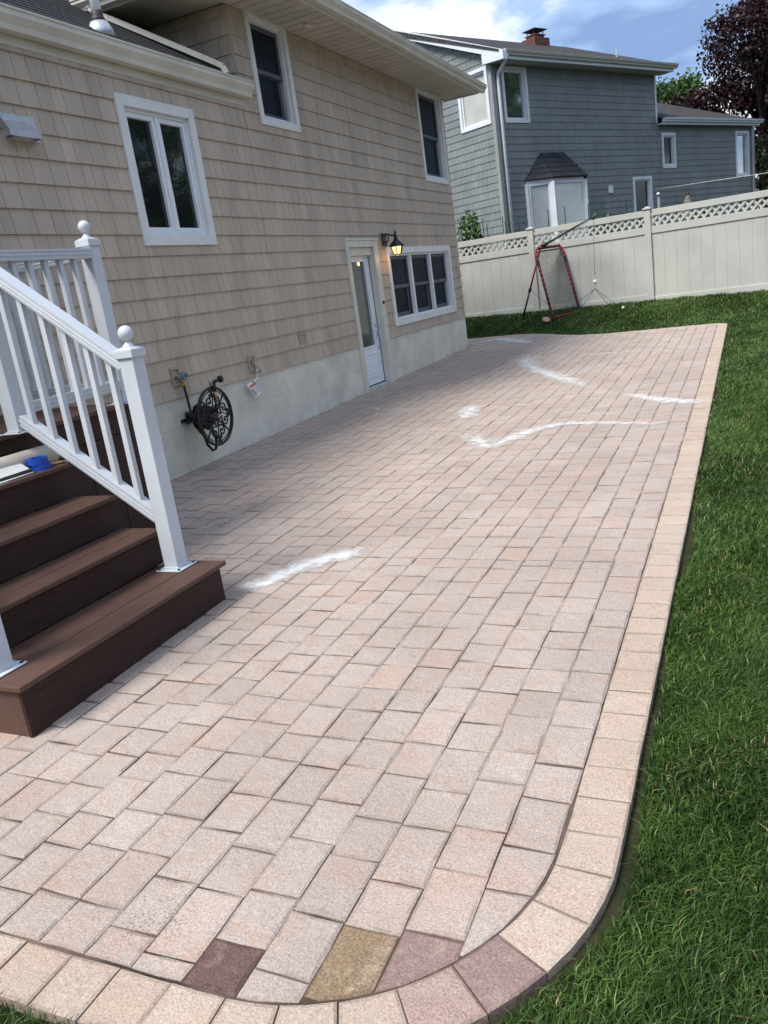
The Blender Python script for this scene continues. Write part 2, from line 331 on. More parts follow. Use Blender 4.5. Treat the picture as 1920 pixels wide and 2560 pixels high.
# ------------------------------------------------------------------ lawn sheet
def grid_sheet():
    xs = np.unique(np.concatenate([np.linspace(-400, -20, 12), np.linspace(-20, -4, 9), np.linspace(-4, 12, 65), np.linspace(12, 30, 10), np.linspace(30, 400, 12)]))
    ys = np.unique(np.concatenate([np.linspace(-400, -10, 10), np.linspace(-10, 0, 8), np.linspace(0, 20, 81), np.linspace(20, 50, 16), np.linspace(50, 600, 14)]))
    X, Y = np.meshgrid(xs, ys, indexing='ij'); Z = zl(X, Y)
    near = (np.abs(X-4) < 9) & (Y > 0) & (Y < 20); Z = Z+np.where(near, nrg.normal(0, .006, X.shape), 0)
    n, m = X.shape; v = np.stack([X, Y, Z], -1).reshape(-1, 3).tolist()
    f = [(i*m+j, (i+1)*m+j, (i+1)*m+j+1, i*m+j+1) for i in range(n-1) for j in range(m-1)]
    b = MB(); b.v = [tuple(p) for p in v]; b.f = f; b.t = [0]*len(f); b.h = [0]*len(f)
    return struct(b.build('lawn', 'soil', smooth=True))
grid_sheet()

# ------------------------------------------------------------------ patio
XO, XI = 4.86, 4.69                                  # outer edge / border groove
CX, CY, RO, RI = 3.97, 1.985, .89, .72               # near rounded corner
YN = CY-RO                                           # near outer edge
def outline(off):                                    # off = 0 outer edge, .17 groove
    pts = []
    for x in np.linspace(-.9, CX, 24): pts.append((x, YN+off))
    for a in np.linspace(-90, 0, 40)[1:]: pts.append((CX+(RO-off)*math.cos(R(a)), CY+(RO-off)*math.sin(R(a))))
    rc = .30
    for y in np.linspace(CY, 16.26-rc, 70)[1:]: pts.append((XO-off, y))
    for a in np.linspace(0, 90, 14)[1:]: pts.append((XO-rc+(rc-off)*math.cos(R(a)), 16.26-rc+(rc-off)*math.sin(R(a))))
    for x in np.linspace(4.56, -1.9, 60)[1:]:
        e = .02; sl_ = (far_out(x+e)-far_out(x-e))/(2*e); k = off/math.sqrt(1+sl_*sl_)
        pts.append((x+k*sl_, far_out(x)-k))
    return pts
OUT, INN = outline(0), outline(.17)
def in_poly(px, py, poly):
    px = np.asarray(px); py = np.asarray(py); c = np.zeros(px.shape, bool); n = len(poly)
    for i in range(n):
        x1, y1 = poly[i]; x2, y2 = poly[(i+1) % n]
        if y1 == y2: continue
        c ^= ((y1 > py) != (y2 > py)) & (px < (x2-x1)*(py-y1)/(y2-y1)+x1)
    return c
PATIO = OUT+[(-1.9, 16.0), (-.9, 16.0)]
b = MB()
slab = outline(.012)+[(-1.9, 16.05), (-.2, 16.05), (-.2, 1.2)]
poly = [(x, y, zp(x, y)-.0056) for x, y in slab]
b.prism(poly, (0, 0, -.14))
patio = struct(b.build('patio', 'joint'))
ORG[patio.name] = Vector((0, 0, 0))
def clip_half(poly, nx, ny, c):                       # keep nx*x+ny*y <= c
    out = []
    for i in range(len(poly)):
        p, q_ = poly[i], poly[(i+1) % len(poly)]; a, d = nx*p[0]+ny*p[1]-c, nx*q_[0]+ny*q_[1]-c
        if a <= 0: out.append(p)
        if (a < 0 < d) or (d < 0 < a): t = a/(a-d); out.append((p[0]+t*(q_[0]-p[0]), p[1]+t*(q_[1]-p[1])))
    return out
def area(p): return .5*abs(sum(p[i][0]*p[(i+1)%len(p)][1]-p[(i+1)%len(p)][0]*p[i][1] for i in range(len(p))))
def stone(poly, jit=.0020, tilt=.0022):
    # outline with a wavering edge, a worn shoulder and a slightly tilted top
    if area(poly) < .0008: return None
    pts = []
    n = len(poly)
    for i in range(n):
        p, q_ = poly[i], poly[(i+1) % n]; L = math.hypot(q_[0]-p[0], q_[1]-p[1])
        if L < .004: continue
        pts.append(p)
        if L > .07 and n <= 5: pts.append(((p[0]+q_[0])/2+rnd.gauss(0, jit*.8), (p[1]+q_[1])/2+rnd.gauss(0, jit*.8)))
    if len(pts) < 3: return None
    pts = [(x+rnd.gauss(0, jit*.5), y+rnd.gauss(0, jit*.5)) for x, y in pts]
    cx = sum(p[0] for p in pts)/len(pts); cy = sum(p[1] for p in pts)/len(pts)
    dz, tx, ty = rnd.gauss(0, .0012), rnd.gauss(0, tilt)*6, rnd.gauss(0, tilt)*6
    def top(x, y, d): return (x, y, zp(x, y)+dz+(x-cx)*tx*.4+(y-cy)*ty*.4-d)
    m = len(pts); ins = []
    for x, y in pts:
        d = math.hypot(x-cx, y-cy); k = max(.6, 1-rnd.uniform(.008, .015)/d); ins.append((cx+(x-cx)*k, cy+(y-cy)*k))
    vs = [(x, y, zp(x, y)-.016) for x, y in pts]+[top(x, y, .0028) for x, y in pts]+[top(x, y, 0) for x, y in ins]
    fs = [(i, (i+1)%m, m+(i+1)%m, m+i) for i in range(m)]+[(m+i, m+(i+1)%m, 2*m+(i+1)%m, 2*m+i) for i in range(m)]+[tuple(range(2*m, 3*m))]
    return vs, fs, (cx, cy), area(poly)
PITCHX = .1664; GAP = .0040
near_joints = {0: [1.786, 1.968, 2.205, 2.397, 2.637, 2.821, 3.054, 3.249, 3.488, 3.669, 3.893, 4.09, 4.302], 1: [1.59, 1.829, 2.022, 2.261, 2.445, 2.685, 2.872],
  2: [1.56, 1.738, 1.984, 2.175, 2.421, 2.599, 2.839], 3: [1.363, 1.565, 1.807, 1.99, 2.228, 2.428, 2.661, 2.847], 4: [1.423, 1.61, 1.846, 2.042], 5: [1.329, 1.577, 1.76, 2.003], 6: [1.38, 1.583, 1.82]}
field = []
inner_poly = INN
for c in range(0, 38):
    x1 = XI-c*PITCHX; x0 = x1-PITCHX
    if x1 < -1.6: break
    ys = list(near_joints.get(c, []))
    y = ys[-1] if ys else 1.1+rnd.random()*.2
    if not ys: ys.append(y)
    flip = rnd.random() < .5
    yend = max(far_out(x0), far_out(x1))+.1
    while y < yend:
        st = (.176 if flip else .212)+rnd.uniform(-.014, .014); flip = not flip
        if y < 4.30 < y+st+.07: y = 4.30                # the straight cut across the slab
        else: y += st
        ys.append(y)
    ys = [ys[0]-.24]+ys
    for i in range(len(ys)-1):
        a, d = ys[i], ys[i+1]
        if d < 1.2: continue
        g = .0050+abs(rnd.gauss(0, .0014)); gx = .0030+abs(rnd.gauss(0, .0008))
        p = [(x0+gx/2, a+g/2), (x1-gx/2, a+g/2), (x1-gx/2, d-g/2), (x0+gx/2, d-g/2)]
        sk = rnd.gauss(0, .0016); p = [(u, v+sk*(1 if k in (1, 2) else -1)) for k, (u, v) in enumerate(p)]
        p = clip_half(p, 0, -1, -(YN+.17+.006))
        if p and p[0] and max(q_[0] for q_ in p) > CX-.1 and min(q_[1] for q_ in p) < CY+.1:
            for an in range(-90, 1, 6):
                ca, sa = math.cos(R(an)), math.sin(R(an))
                if len(p) > 2: p = clip_half(p, ca, sa, CX*ca+CY*sa+RI-.006)
        if len(p) < 3: continue
        fx0, fx1 = far_out(x0)-.17, far_out(x1)-.17; dx_, dy_ = x1-x0, fx1-fx0; L = math.hypot(dx_, dy_); nx, ny = -dy_/L, dx_/L
        p = clip_half(p, nx, ny, nx*x0+ny*fx0-.006)
        if len(p) < 3: continue
        if x1 > 4.5: p = clip_half(p, .7071, .7071, .7071*(4.69+16.0))
        if x0 < .02 and a < 16.12:
            if x1 <= .02: p = clip_half(p, 0, -1, -16.12)
            else: p = clip_half(p, -1, 0, -.004)
        if len(p) < 3: continue
        field.append((c, p))
# stone under the stairs is out of sight but the slab goes on below them
stones = []
for c, p in field:
    s_ = stone(p)
    if s_:
        cx, cy = s_[2]
        d = CAM-np.array([cx, cy, 0]); dist = np.linalg.norm(d); px = s_[3]*d[2]/dist**3
        u, v, z = proj((cx, cy, 0))
        vis = z > .3 and -120 < u < 2040 and -120 < v < 2700 and not (cx < 2.40 and 2.15 < cy < 3.6) and not (cx < 1.2 and 2.0 < cy < 4.6)
        stones.append((px if vis else px*1e-4, c, s_))
stones.sort(key=lambda t: -t[0])
stain = {(2, 1): 'paver_ochre', (4, 1): 'paver_brown', (1, 1): 'paver_mauve'}
rest = MB()
def worn(t_, fs): m = (len(fs)-1)//2; return [t_-2.2]*m+[t_-rnd.uniform(.2, 3.6) for _ in range(m)]+[t_]
def stain_of(c, cx, cy):
    if c == 2 and cy < 1.56: return 'paver_ochre'
    if c == 4 and cy < 1.42: return 'paver_brown'
    if c == 1 and cy < 1.59: return 'paver_mauve'
    return None
for i, (px, c, s_) in enumerate(stones):
    t_ = rnd.gauss(0, .42); h_ = max(0, rnd.gauss(-.25, .45)); t_ = worn(t_, s_[1])
    if i < 300 or stain_of(c, *s_[2]):
        mb = MB().add(s_[0], s_[1], t_, h_)
        mt_ = stain_of(c, *s_[2])
        o = mb.build('paver', mt_ or 'paver', patio)
        if mt_: o['label'] = {'paver_ochre': 'paver with an ochre test stain', 'paver_brown': 'paver with a dark brown test stain', 'paver_mauve': 'paver with a mauve test stain'}[mt_]
    else: rest.add(s_[0], s_[1], t_, h_)
rest.build('distant_pavers', 'paver', patio, kind='stuff')
# border course
def resample(pts, step):
    P = np.array(pts); d = np.r_[0, np.cumsum(np.linalg.norm(np.diff(P, axis=0), axis=1))]
    return P, d
Po = np.array(OUT); Pi = np.array(INN)
mid_ = (Po+Pi)/2; dm = np.r_[0, np.cumsum(np.linalg.norm(np.diff(mid_, axis=0), axis=1))]
def at(P, s): return np.array([np.interp(s, dm, P[:, 0]), np.interp(s, dm, P[:, 1])])
s0 = .05
k = 0; bst = []
while s0 < dm[-1]-.25:
    L = .168+rnd.uniform(-.006, .006); s1 = s0+L; g = .0022
    ss = [s0+g, (s0+s1)/2, s1-g]
    outer = [at(Po, s) for s in ss]; inner = [at(Pi, s) for s in ss[::-1]]
    poly = [tuple(p) for p in outer]+[tuple(p+(q_-p)*.028) for p, q_ in zip(inner, outer[::-1])]
    bst.append(poly); s0 = s1
cen_ = [np.mean(p_, axis=0) for p_ in bst]; near_ = lambda q_: int(np.argmin([np.hypot(*(c_-np.array(q_))) for c_ in cen_]))
IMV, IPK = near_((4.605, 1.545)), near_((4.52, 1.40))
if IMV == IPK: IPK -= 1
for ib_, poly in enumerate(bst):
    s_ = stone(poly, .0012)
    if not s_: continue
    cx, cy = s_[2]; mt_ = 'paver_edge'
    if ib_ == IMV: mt_ = 'paver_mauve'
    elif ib_ == IPK: mt_ = 'paver_pink'
    if cx < -1.0 : continue
    vs, fs = list(s_[0]), s_[1]; m = len(vs)//3
    for j in range(m): x, y, z = vs[j]; vs[j] = (x, y, z-.05)      # the border shows its face above the soil
    MB().add(vs, fs, worn(rnd.gauss(0, .3), fs), max(0, rnd.gauss(-.1, .4))).build('border_stone', mt_, patio)

# white filler smears
def smear(name, pts, w, label, str_=1.0):
    P = np.array(pts); d = np.r_[0, np.cumsum(np.linalg.norm(np.diff(P, axis=0), axis=1))]; n = max(6, int(d[-1]/.05))
    ws = w if isinstance(w, (list, tuple)) else [w]*len(pts)
    mb = MB(); row = 7; tints = []
    S = np.linspace(0, d[-1], n)
    C_ = np.stack([np.interp(S, d, P[:, 0]), np.interp(S, d, P[:, 1])], 1); W_ = np.interp(S, d, ws)
    vs = []
    for i in range(n):
        t_ = C_[min(i+1, n-1)]-C_[max(i-1, 0)]; t_ /= np.linalg.norm(t_); nn_ = np.array([-t_[1], t_[0]])
        for j in range(row):
            q_ = C_[i]+nn_*W_[i]*(j/(row-1)-.5)*2; vs.append((q_[0], q_[1], zp(*q_)+.0062))
            e_ = (1-abs(j/(row-1)-.5)*2)**.7*min(1, 5*min(i, n-1-i)/n+.0); tints.append(float(e_*str_))
    fs = [(i*row+j, (i+1)*row+j, (i+1)*row+j+1, i*row+j+1) for i in range(n-1) for j in range(row-1)]
    mb.add(vs, fs); cx, cy = C_.mean(0)
    o = mb.build(name, 'smear', loc=(cx, cy, zp(cx, cy)))
    a_ = o.data.attributes.new('tint', 'FLOAT', 'POINT'); a_.data.foreach_set('value', tints)
    return tag(o, label, 'paint mark')
smear('white_smear', [(2.47, 3.60), (2.53, 3.80), (2.63, 4.02), (2.74, 4.23), (2.9, 4.345), (3.02, 4.46)], [.06, .11, .13, .12, .12, .08], 'thick white filler smear on the pavers beside the brown bottom step', 1.25)
smear('white_smear', [(2.45, 8.02), (2.77, 7.48), (2.97, 7.15), (3.04, 7.20), (3.15, 7.56), (3.31, 7.89), (3.56, 8.02), (3.88, 7.98), (4.27, 7.86), (4.70, 7.77)], [.16, .16, .12, .13, .15, .14, .12, .10, .10, .10], 'white hook-shaped filler line across the middle of the patio', .95)
smear('white_smear', [(2.10, 9.45), (2.18, 9.2), (2.31, 8.60), (2.33, 8.45)], [.12, .18, .16, .08], 'small white filler blot in front of the hook-shaped white line', 1.0)
smear('white_smear', [(1.70, 14.25), (1.80, 13.8), (1.91, 13.03), (2.32, 12.01), (2.87, 11.06), (3.25, 10.44), (3.55, 9.88)], [.16, .22, .26, .20, .19, .18, .15], 'long slanting white filler line on the far half of the patio', 1.0)
smear('white_smear', [(3.88, 9.54), (4.20, 9.18), (4.47, 8.91), (4.85, 8.70)], [.10, .14, .16, .14], 'white filler line that ends at the border stones', 1.05)
smear('white_smear', [(-.15, 16.5), (.1, 16.85), (.39, 17.08), (.9, 16.45), (1.55, 15.5)], [.16, .24, .3, .26, .2], 'white filler line round the far corner of the tan house', 1.0)
smear('white_smear', [(.02, 14.6), (.37, 15.14), (.72, 15.8)], [.08, .14, .1], 'faint white filler line at the foot of the stucco foundation', .8)
smear('white_smear', [(2.37, 13.08), (3.06, 13.25), (3.7, 13.18)], [.1, .12, .1], 'faint white band across the far pavers', .55)
smear('white_smear', [(.30, 9.9), (.95, 9.45), (1.6, 9.2)], [.08, .09, .07], 'faint white filler streak in front of the basement door', .6)
smear('white_smear', [(1.34, 4.60), (1.44, 4.95), (1.65, 5.2)], [.07, .09, .06], 'faint white smear behind the railing post by the porch', .6)

# ------------------------------------------------------------------ tan house
house = thing('tan_house', (0, 9, .1), 'tan shingle-sided house with cream trim above a pale stucco foundation', 'house')
HF = Fr((0, 0, 0), (0, 1, 0), (1, 0, 0))
Y1 = 16.09; Y0 = .6; EXP = .19561; ZS = .848; SOF = 4.87
LOWTOP = 3.90; RET = 8.83
WIN = dict(case=(6.58, 7.78, 2.31, 3.65), up=(9.17, 10.13, 3.67, 4.93), up2=(14.66, 15.96, 3.345, 4.95), tri=(12.42, 15.53, 1.0, 2.234))
DOOR = (10.95, 12.08, .15, 2.37)
def inner(wn, t): return (wn[0]+t, wn[1]-t, wn[2]+t, wn[3]-t)
holes = [inner(WIN['case'], .085), inner(WIN['up'], .07), inner(WIN['up2'], .07), inner(WIN['tri'], .085), (DOOR[0]+.09, DOOR[1]-.15, 0, DOOR[3]-.12)]
def subtract(rect, holes_):
    rs = [rect]
    for h in holes_:
        out = []
        for (a, b_, c, d) in rs:
            if h[0] >= b_ or h[1] <= a or h[2] >= d or h[3] <= c: out.append((a, b_, c, d)); continue
            if h[0] > a: out.append((a, h[0], c, d))
            if h[1] < b_: out.append((h[1], b_, c, d))
            m0, m1 = max(a, h[0]), min(b_, h[1])
            if h[2] > c: out.append((m0, m1, c, h[2]))
            if h[3] < d: out.append((m0, m1, h[3], d))
        rs = out
    return rs
b = MB()
for (a, b_, c, d) in subtract((Y0, RET, ZS+.01, LOWTOP), holes): b.fbox(HF, a, b_, -.16, -.004, c, d)
for (a, b_, c, d) in subtract((RET, Y1-.004, ZS+.01, SOF+.02), holes): b.fbox(HF, a, b_, -.16, -.004, c, d)
b.box((-5.5, RET+.004, 3.2), (-.16, RET+.16, SOF+.02)); b.box((-5.5, Y1-.16, .85), (-.16, Y1-.004, SOF+.02))
b.build('wall', 'siding_back', house)
b = MB()
for (a, b_, c, d) in subtract((Y0, Y1-.006, -.25, ZS+.02), [(DOOR[0]+.02, DOOR[1]-.02, .14, 9)]): b.fbox(HF, a, b_, -.22, .0, c, d)
b.build('foundation', 'stucco', house)

def course_shingles(y0, y1, zb, e, ztop, hls, widths, first=0, thick=(.022, .004)):
    out = []; kk = 0
    while zb+kk*e < ztop:
        za, zt = zb+kk*e, min(zb+(kk+1)*e, ztop)
        y = y0-rnd.random()*.15
        while y < y1:
            wd = rnd.choice(widths)*rnd.uniform(.92, 1.08); a, d = max(y, y0), min(y+wd, y1); y += wd
            if d-a < .012: continue
            for (p0, p1, q0, q1) in subtract((a+.0026, d-.0026, za, zt), hls):
                if p1-p0 < .01 or q1-q0 < .01: continue
                f0, f1 = (q0-za)/e, (q1-za)/e
                out.append((p0, p1, q0, q1, thick[0]+(thick[1]-thick[0])*f0, thick[0]+(thick[1]-thick[0])*f1))
        kk += 1
    return out
def shingle_geo(fr, s_, mb, tint):
    p0, p1, q0, q1, t0, t1 = s_; P = fr.P
    mb.add([P(p0, -.004, q0), P(p1, -.004, q0), P(p1, t0, q0), P(p0, t0, q0), P(p0, -.004, q1), P(p1, -.004, q1), P(p1, t1, q1), P(p0, t1, q1)], [(0,1,2,3), (3,2,6,7), (0,3,7,4), (1,5,6,2), (4,7,6,5)], tint)
WID = [.115, .15, .15, .185, .185, .22]
sh = course_shingles(Y0, RET, ZS, EXP, LOWTOP, holes, WID)+[]
rnd2 = rnd
sh = [s_ for s_ in sh]
up_ = course_shingles(RET, Y1, ZS, EXP, SOF-.005, holes, WID)
sh += up_
def rank(s_):
    c = np.array([0, (s_[0]+s_[1])/2, (s_[2]+s_[3])/2]); d = c-CAM; L = np.linalg.norm(d); u, v, z = proj(c)
    vis = -30 < u < 1950 and -30 < v < 2590
    return (s_[1]-s_[0])*(s_[3]-s_[2])*abs(d[0])/L**3*(1 if vis else 1e-4)
sh.sort(key=lambda s_: -rank(s_))
rest = MB()
for i, s_ in enumerate(sh):
    tn = rnd.gauss(0, .16)
    if i < 300: mb = MB(); shingle_geo(HF, s_, mb, tn); mb.build('shingle', 'siding', house)
    else: shingle_geo(HF, s_, rest, tn)
RF = Fr((0, RET, 0), (-1, 0, 0), (0, -1, 0))
for s_ in course_shingles(0, 4.5, ZS, EXP, SOF, [(-1, 9, 0, 3.6)], WID): shingle_geo(RF, s_, rest, rnd.gauss(0, .16))
rest.build('siding', 'siding', house, kind='stuff')

def frame4(mb, fr, a, b_, c, d, t, o0, o1):          # mitred casing
    P = fr.P
    for q_ in ([(a,c),(b_,c),(b_-t,c+t),(a+t,c+t)], [(a,d),(a+t,d-t),(b_-t,d-t),(b_,d)], [(a,c),(a+t,c+t),(a+t,d-t),(a,d)], [(b_,c),(b_,d),(b_-t,d-t),(b_-t,c+t)]):
        mb.add([P(u, o0, z) for u, z in q_]+[P(u, o1, z) for u, z in q_], [(3,2,1,0), (4,5,6,7), (0,1,5,4), (1,2,6,5), (2,3,7,6), (3,0,4,7)])
def rect_frame(mb, fr, a, b_, c, d, t, o0, o1):
    mb.fbox(fr, a, b_, o0, o1, c, c+t); mb.fbox(fr, a, b_, o0, o1, d-t, d); mb.fbox(fr, a, a+t, o0, o1, c+t, d-t); mb.fbox(fr, b_-t, b_, o0, o1, c+t, d-t)
def window(parent, fr, wn, trim, kind, trim_m='white_trim', glass='glass', label=None):
    a, b_, c, d = wn; mb = MB(); frame4(mb, fr, a, b_, c, d, trim, -.004, .034)
    # reveal behind the casing
    rect_frame(mb, fr, a+trim-.012, b_-trim+.012, c+trim-.012, d-trim+.012, .014, -.13, -.0045)
    wo_ = mb.build('window', trim_m, parent, bevel=.004)
    if label: wo_['label'] = label
    a, b_, c, d = a+trim+.002, b_-trim-.002, c+trim+.002, d-trim-.002
    if kind == 'casement':
        m_ = (a+b_)/2
        mb = MB(); rect_frame(mb, fr, a, b_, c, d, .028, -.07, -.006); mb.fbox(fr, m_-.018, m_+.018, -.07, -.004, c+.028, d-.028); mb.build('window_frame', 'vinyl', wo_, bevel=.003)
        for (p0, p1) in ((a+.030, m_-.020), (m_+.020, b_-.030)):
            mb = MB(); rect_frame(mb, fr, p0, p1, c+.030, d-.030, .045, -.075, -.018); mb.build('sash', 'vinyl', wo_, bevel=.004)
            MB().fbox(fr, p0+.04, p1-.04, -.060, -.052, c+.07, d-.07).build('pane', glass, wo_)
    elif kind in ('hung', 'triple'):
        n = 3 if kind == 'triple' else 1
        mb = MB(); rect_frame(mb, fr, a, b_, c, d, .032, -.06, -.008)
        wd = (b_-a-.064-(n-1)*.07)/n; cells = []
        for i in range(n):
            x0 = a+.032+i*(wd+.07); cells.append((x0, x0+wd))
            if i: mb.fbox(fr, x0-.07, x0, -.06, .002, c+.032, d-.032)
        mb.build('window_frame', 'vinyl', wo_, bevel=.003)
        zm = (c+d)/2+.0
        for (p0, p1) in cells:
            lo, hi = c+.034, d-.034
            mb = MB(); rect_frame(mb, fr, p0+.001, p1-.001, zm-.025, hi, .05, -.085, -.050); mb.build('upper_sash', 'sash_dark', wo_, bevel=.003)
            mb = MB(); rect_frame(mb, fr, p0+.02, p1-.02, lo, zm+.02, .058, -.120, -.088); mb.build('lower_sash', 'sash_dark', wo_, bevel=.003)
            MB().fbox(fr, p0+.03, p1-.03, -.070, -.064, zm, hi-.03).build('pane', 'screen', wo_)
            MB().fbox(fr, p0+.03, p1-.03, -.108, -.102, lo+.03, zm).build('pane', 'screen', wo_)
    return wo_
window(house, HF, WIN['case'], .10, 'casement')
window(house, HF, WIN['up'], .085, 'hung')
window(house, HF, WIN['up2'], .085, 'hung')
window(house, HF, WIN['tri'], .10, 'triple')
# basement door
a, b_, c, d = DOOR
mb = MB(); mb.fbox(HF, a, a+.105, -.004, .036, .15, 2.245); mb.fbox(HF, b_-.165, b_, -.004, .036, .15, 2.245); mb.fbox(HF, a, b_, -.004, .0365, 2.245, 2.338); mb.fbox(HF, a-.015, b_+.015, -.004, .05, 2.338, 2.37)
mb.fbox(HF, a+.09, a+.104, -.14, -.0045, .16, 2.24); mb.fbox(HF, b_-.164, b_-.148, -.14, -.0045, .16, 2.24); mb.fbox(HF, a+.105, b_-.165, -.14, -.005, 2.13, 2.244)
mb.build('door_casing', 'cream', house, bevel=.004)
MB().fbox(HF, b_-.176, b_-.165, -.128, -.072, .2, 2.13).build('weather_strip', 'rubber', house)
MB().fbox(HF, a+.105, b_-.165, -.14, .05, .13, .205).build('door_sill', 'concrete', house, bevel=.006)
MB().fbox(HF, a+.11, b_-.178, -.125, -.070, .207, .222).build('door_sweep', 'rubber', house)
dl0, dl1, dz0, dz1 = a+.105, b_-.177, .222, 2.128
mb = MB(); g0, g1, gz0, gz1 = 11.22, 11.735, .80, 2.05
for rct in subtract((dl0, dl1, dz0, dz1), [(g0, g1, gz0, gz1)]): mb.fbox(HF, rct[0], rct[1], -.118, -.078, rct[2], rct[3])
door = mb.build('door', 'door', house)
mb = MB(); frame4(mb, HF, g0-.025, g1+.025, gz0-.025, gz1+.025, .028, -.078, -.066); mb.build('glazing_bead', 'door', door, bevel=.003)
MB().fbox(HF, g0, g1, -.106, -.100, gz0, gz1).build('pane', 'door_glass', door)
mb = MB(); frame4(mb, HF, 11.19, 11.77, .33, .69, .022, -.078, -.068); mb.fbox(HF, 11.235, 11.725, -.078, -.071, .375, .645); mb.build('panel', 'door', door, bevel=.005)
mb = MB(); mb.lathe((-.078, 11.835, 1.10), [(.033, 0), (.033, .012), (.022, .02), (.018, .03), (0, .03)], 14, (1, 0, 0)); mb.build('deadbolt', 'galv', door, smooth=True)
mb = MB(); mb.fbox(HF, 11.815, 11.855, -.0778, -.068, .92, 1.02); mb.tube([(-.07, 11.835, .985), (-.03, 11.835, .985), (-.02, 11.835, .93), (-.022, 11.835, .83), (-.03, 11.835, .76), (-.07, 11.835, .745)], .010, 8)
mb.lathe((-.078, 11.835, .745), [(.024, 0), (.022, .012), (0, .014)], 12, (1, 0, 0)); mb.build('handle', 'galv', door, smooth=True)
mb = MB(); mb.lathe((.036, 12.003, 1.41), [(.026, 0), (.024, .012), (.012, .016), (.010, .028), (0, .03)], 12, (1, 0, 0)); tag(mb.build('doorbell', 'black', smooth=True, loc=(.036, 12.003, 1.41)), 'small round black bell push on the door casing', 'doorbell')

# eaves: main upper eave
def gutter_profile(x0, z0, w_=.13, h_=.125):
    return [(x0, z0), (x0+w_*.55, z0), (x0+w_*.62, z0+h_*.28), (x0+w_*.92, z0+h_*.62), (x0+w_*.92, z0+h_*.86), (x0+w_, z0+h_*.88), (x0+w_, z0+h_), (x0, z0+h_)]
YL, YF = 8.02, 16.28
b = MB(); nsof = 42
b.box((-4.5, YL, SOF+.012), (.66, YF, SOF+.03))
for i in range(nsof+1):
    y = YL+.02+(YF-YL-.04)*i/nsof; b.box((.0, y-.088, SOF+.002), (.655, y+.088, SOF+.0115)) if i < nsof else None
b.build('soffit', 'soffit', house)
b = MB(); b.box((.64, YL, SOF-.012), (.685, YF, SOF+.17)); b.box((-1.3, YL-.04, SOF-.012), (.685, YL-.0005, SOF+.17)); b.box((-.02, YF, SOF-.012), (.685, YF+.03, SOF+.17)); b.build('fascia', 'cream', house, bevel=.005)
b = MB(); b.prism([(x, YL-.15, z) for x, z in gutter_profile(.686, SOF+.01)], (0, YF+.17-YL+.15, 0)); b.prism([(.686, y, z) for y, z in [(YL-.041-(x-.686), z) for x, z in gutter_profile(.686, SOF+.01)]], (-1.99, 0, 0))
b.build('upper_gutter', 'cream', house, bevel=.003)
b = MB(); b.add([(.70, YL-.05, SOF+.16), (.70, YF+.05, SOF+.16), (-4.2, YF-2.2, 7.2), (-4.2, YL+2.2, 7.2), (-9, YF+.05, SOF+.2), (-9, YL-.05, SOF+.2)], [(0, 1, 2, 3), (1, 4, 2), (0, 3, 5), (4, 5, 3, 2), (0, 5, 4, 1)]); b.build('upper_roof', 'roof', house)
b = MB(); b.prism([(-.12, YF-.05, 4.84), (-.12, YF+.02, 4.84), (-.05, YF+.02, 4.84), (-.05, YF-.05, 4.84)], (0, 0, -.13)); b.tube([(-.085, 16.24, 4.72), (-.09, 16.20, 4.62), (-.12, 16.15, 4.54), (-.12, 16.15, .3)], .038, 10); b.build('downspout', 'cream', house)
# lower eave
b = MB(); b.box((.002, Y0, 3.822), (.026, 8.86, 3.905)); b.box((.0, Y0, 3.905), (.05, 8.86, 4.06)); b.build('frieze_board', 'cream', house, bevel=.004)
b = MB(); b.prism([(x, Y0, z) for x, z in gutter_profile(.051, 3.892, .135, .155)], (0, 8.875-Y0, 0)); b.build('lower_gutter', 'cream', house, bevel=.004)
b = MB(); sx = .64
def lowroof(x): return 4.065-sx*(x-.10)
b.prism([(.12, Y0, lowroof(.12)), (-6, Y0, lowroof(-6)), (-6, Y0, lowroof(-6)-.12), (.05, Y0, lowroof(.05)-.05)], (0, RET-.02-Y0, 0)); b.build('lower_roof', 'roof', house)
b = MB()
for i in range(14):
    x1 = .125-i*.14
    for j in range(46):
        ya = Y0+j*.18+(.09 if i % 2 else 0)
        if ya > RET-.2: continue
        b.add([(x1, ya, lowroof(x1)+.011), (x1, ya+.176, lowroof(x1)+.011), (x1-.15, ya+.176, lowroof(x1-.15)+.003), (x1-.15, ya, lowroof(x1-.15)+.003), (x1, ya, lowroof(x1)), (x1, ya+.176, lowroof(x1))], [(0,1,2,3), (4,5,1,0)])
b.build('roof_shingles', 'roof', house, kind='stuff')
dsp = [(-1.12, 7.93, 4.965), (-1.12, 7.93, 4.90), (-1.06, 7.955, 4.835), (-.95, 8.005, 4.775), (-.02, 8.47, 4.21), (.045, 8.50, 4.165), (.075, 8.51, 4.09)]
b = MB()
for p, q_ in zip(dsp, dsp[1:]):
    b.bar(p, q_, .075, .06)
b.build('roof_downspout', 'cream', house, bevel=.006)
b = MB(); zb_ = lowroof(-.17)
b.lathe((-.17, 6.83, zb_-.06), [(.13, 0), (.115, .07), (.075, .14)], 18); pf = b.build('pipe_flashing', 'galv', house, smooth=True)
b = MB(); b.lathe((-.17, 6.83, zb_-.06), [(.078, .135), (.06, .165), (.052, .19), (.053, .225)], 18); b.build('pipe_boot', 'rubber', pf, smooth=True)
b = MB(); b.tube([(-.17, 6.83, zb_), (-.17, 6.83, zb_+.95)], .046, 18); b.build('vent_pipe', 'pvc', house, smooth=True)
b = MB(); b.lathe((.35, 10.24, SOF-.024), [(.055, 0), (.055, .03)], 14); b.fbox(HF, 10.12, 10.26, .29, .35, SOF-.03, SOF+.001); tag(b.build('soffit_light', 'cream', loc=(.35, 10.24, SOF)), 'small cream light fitting under the eave between the upper windows', 'light')

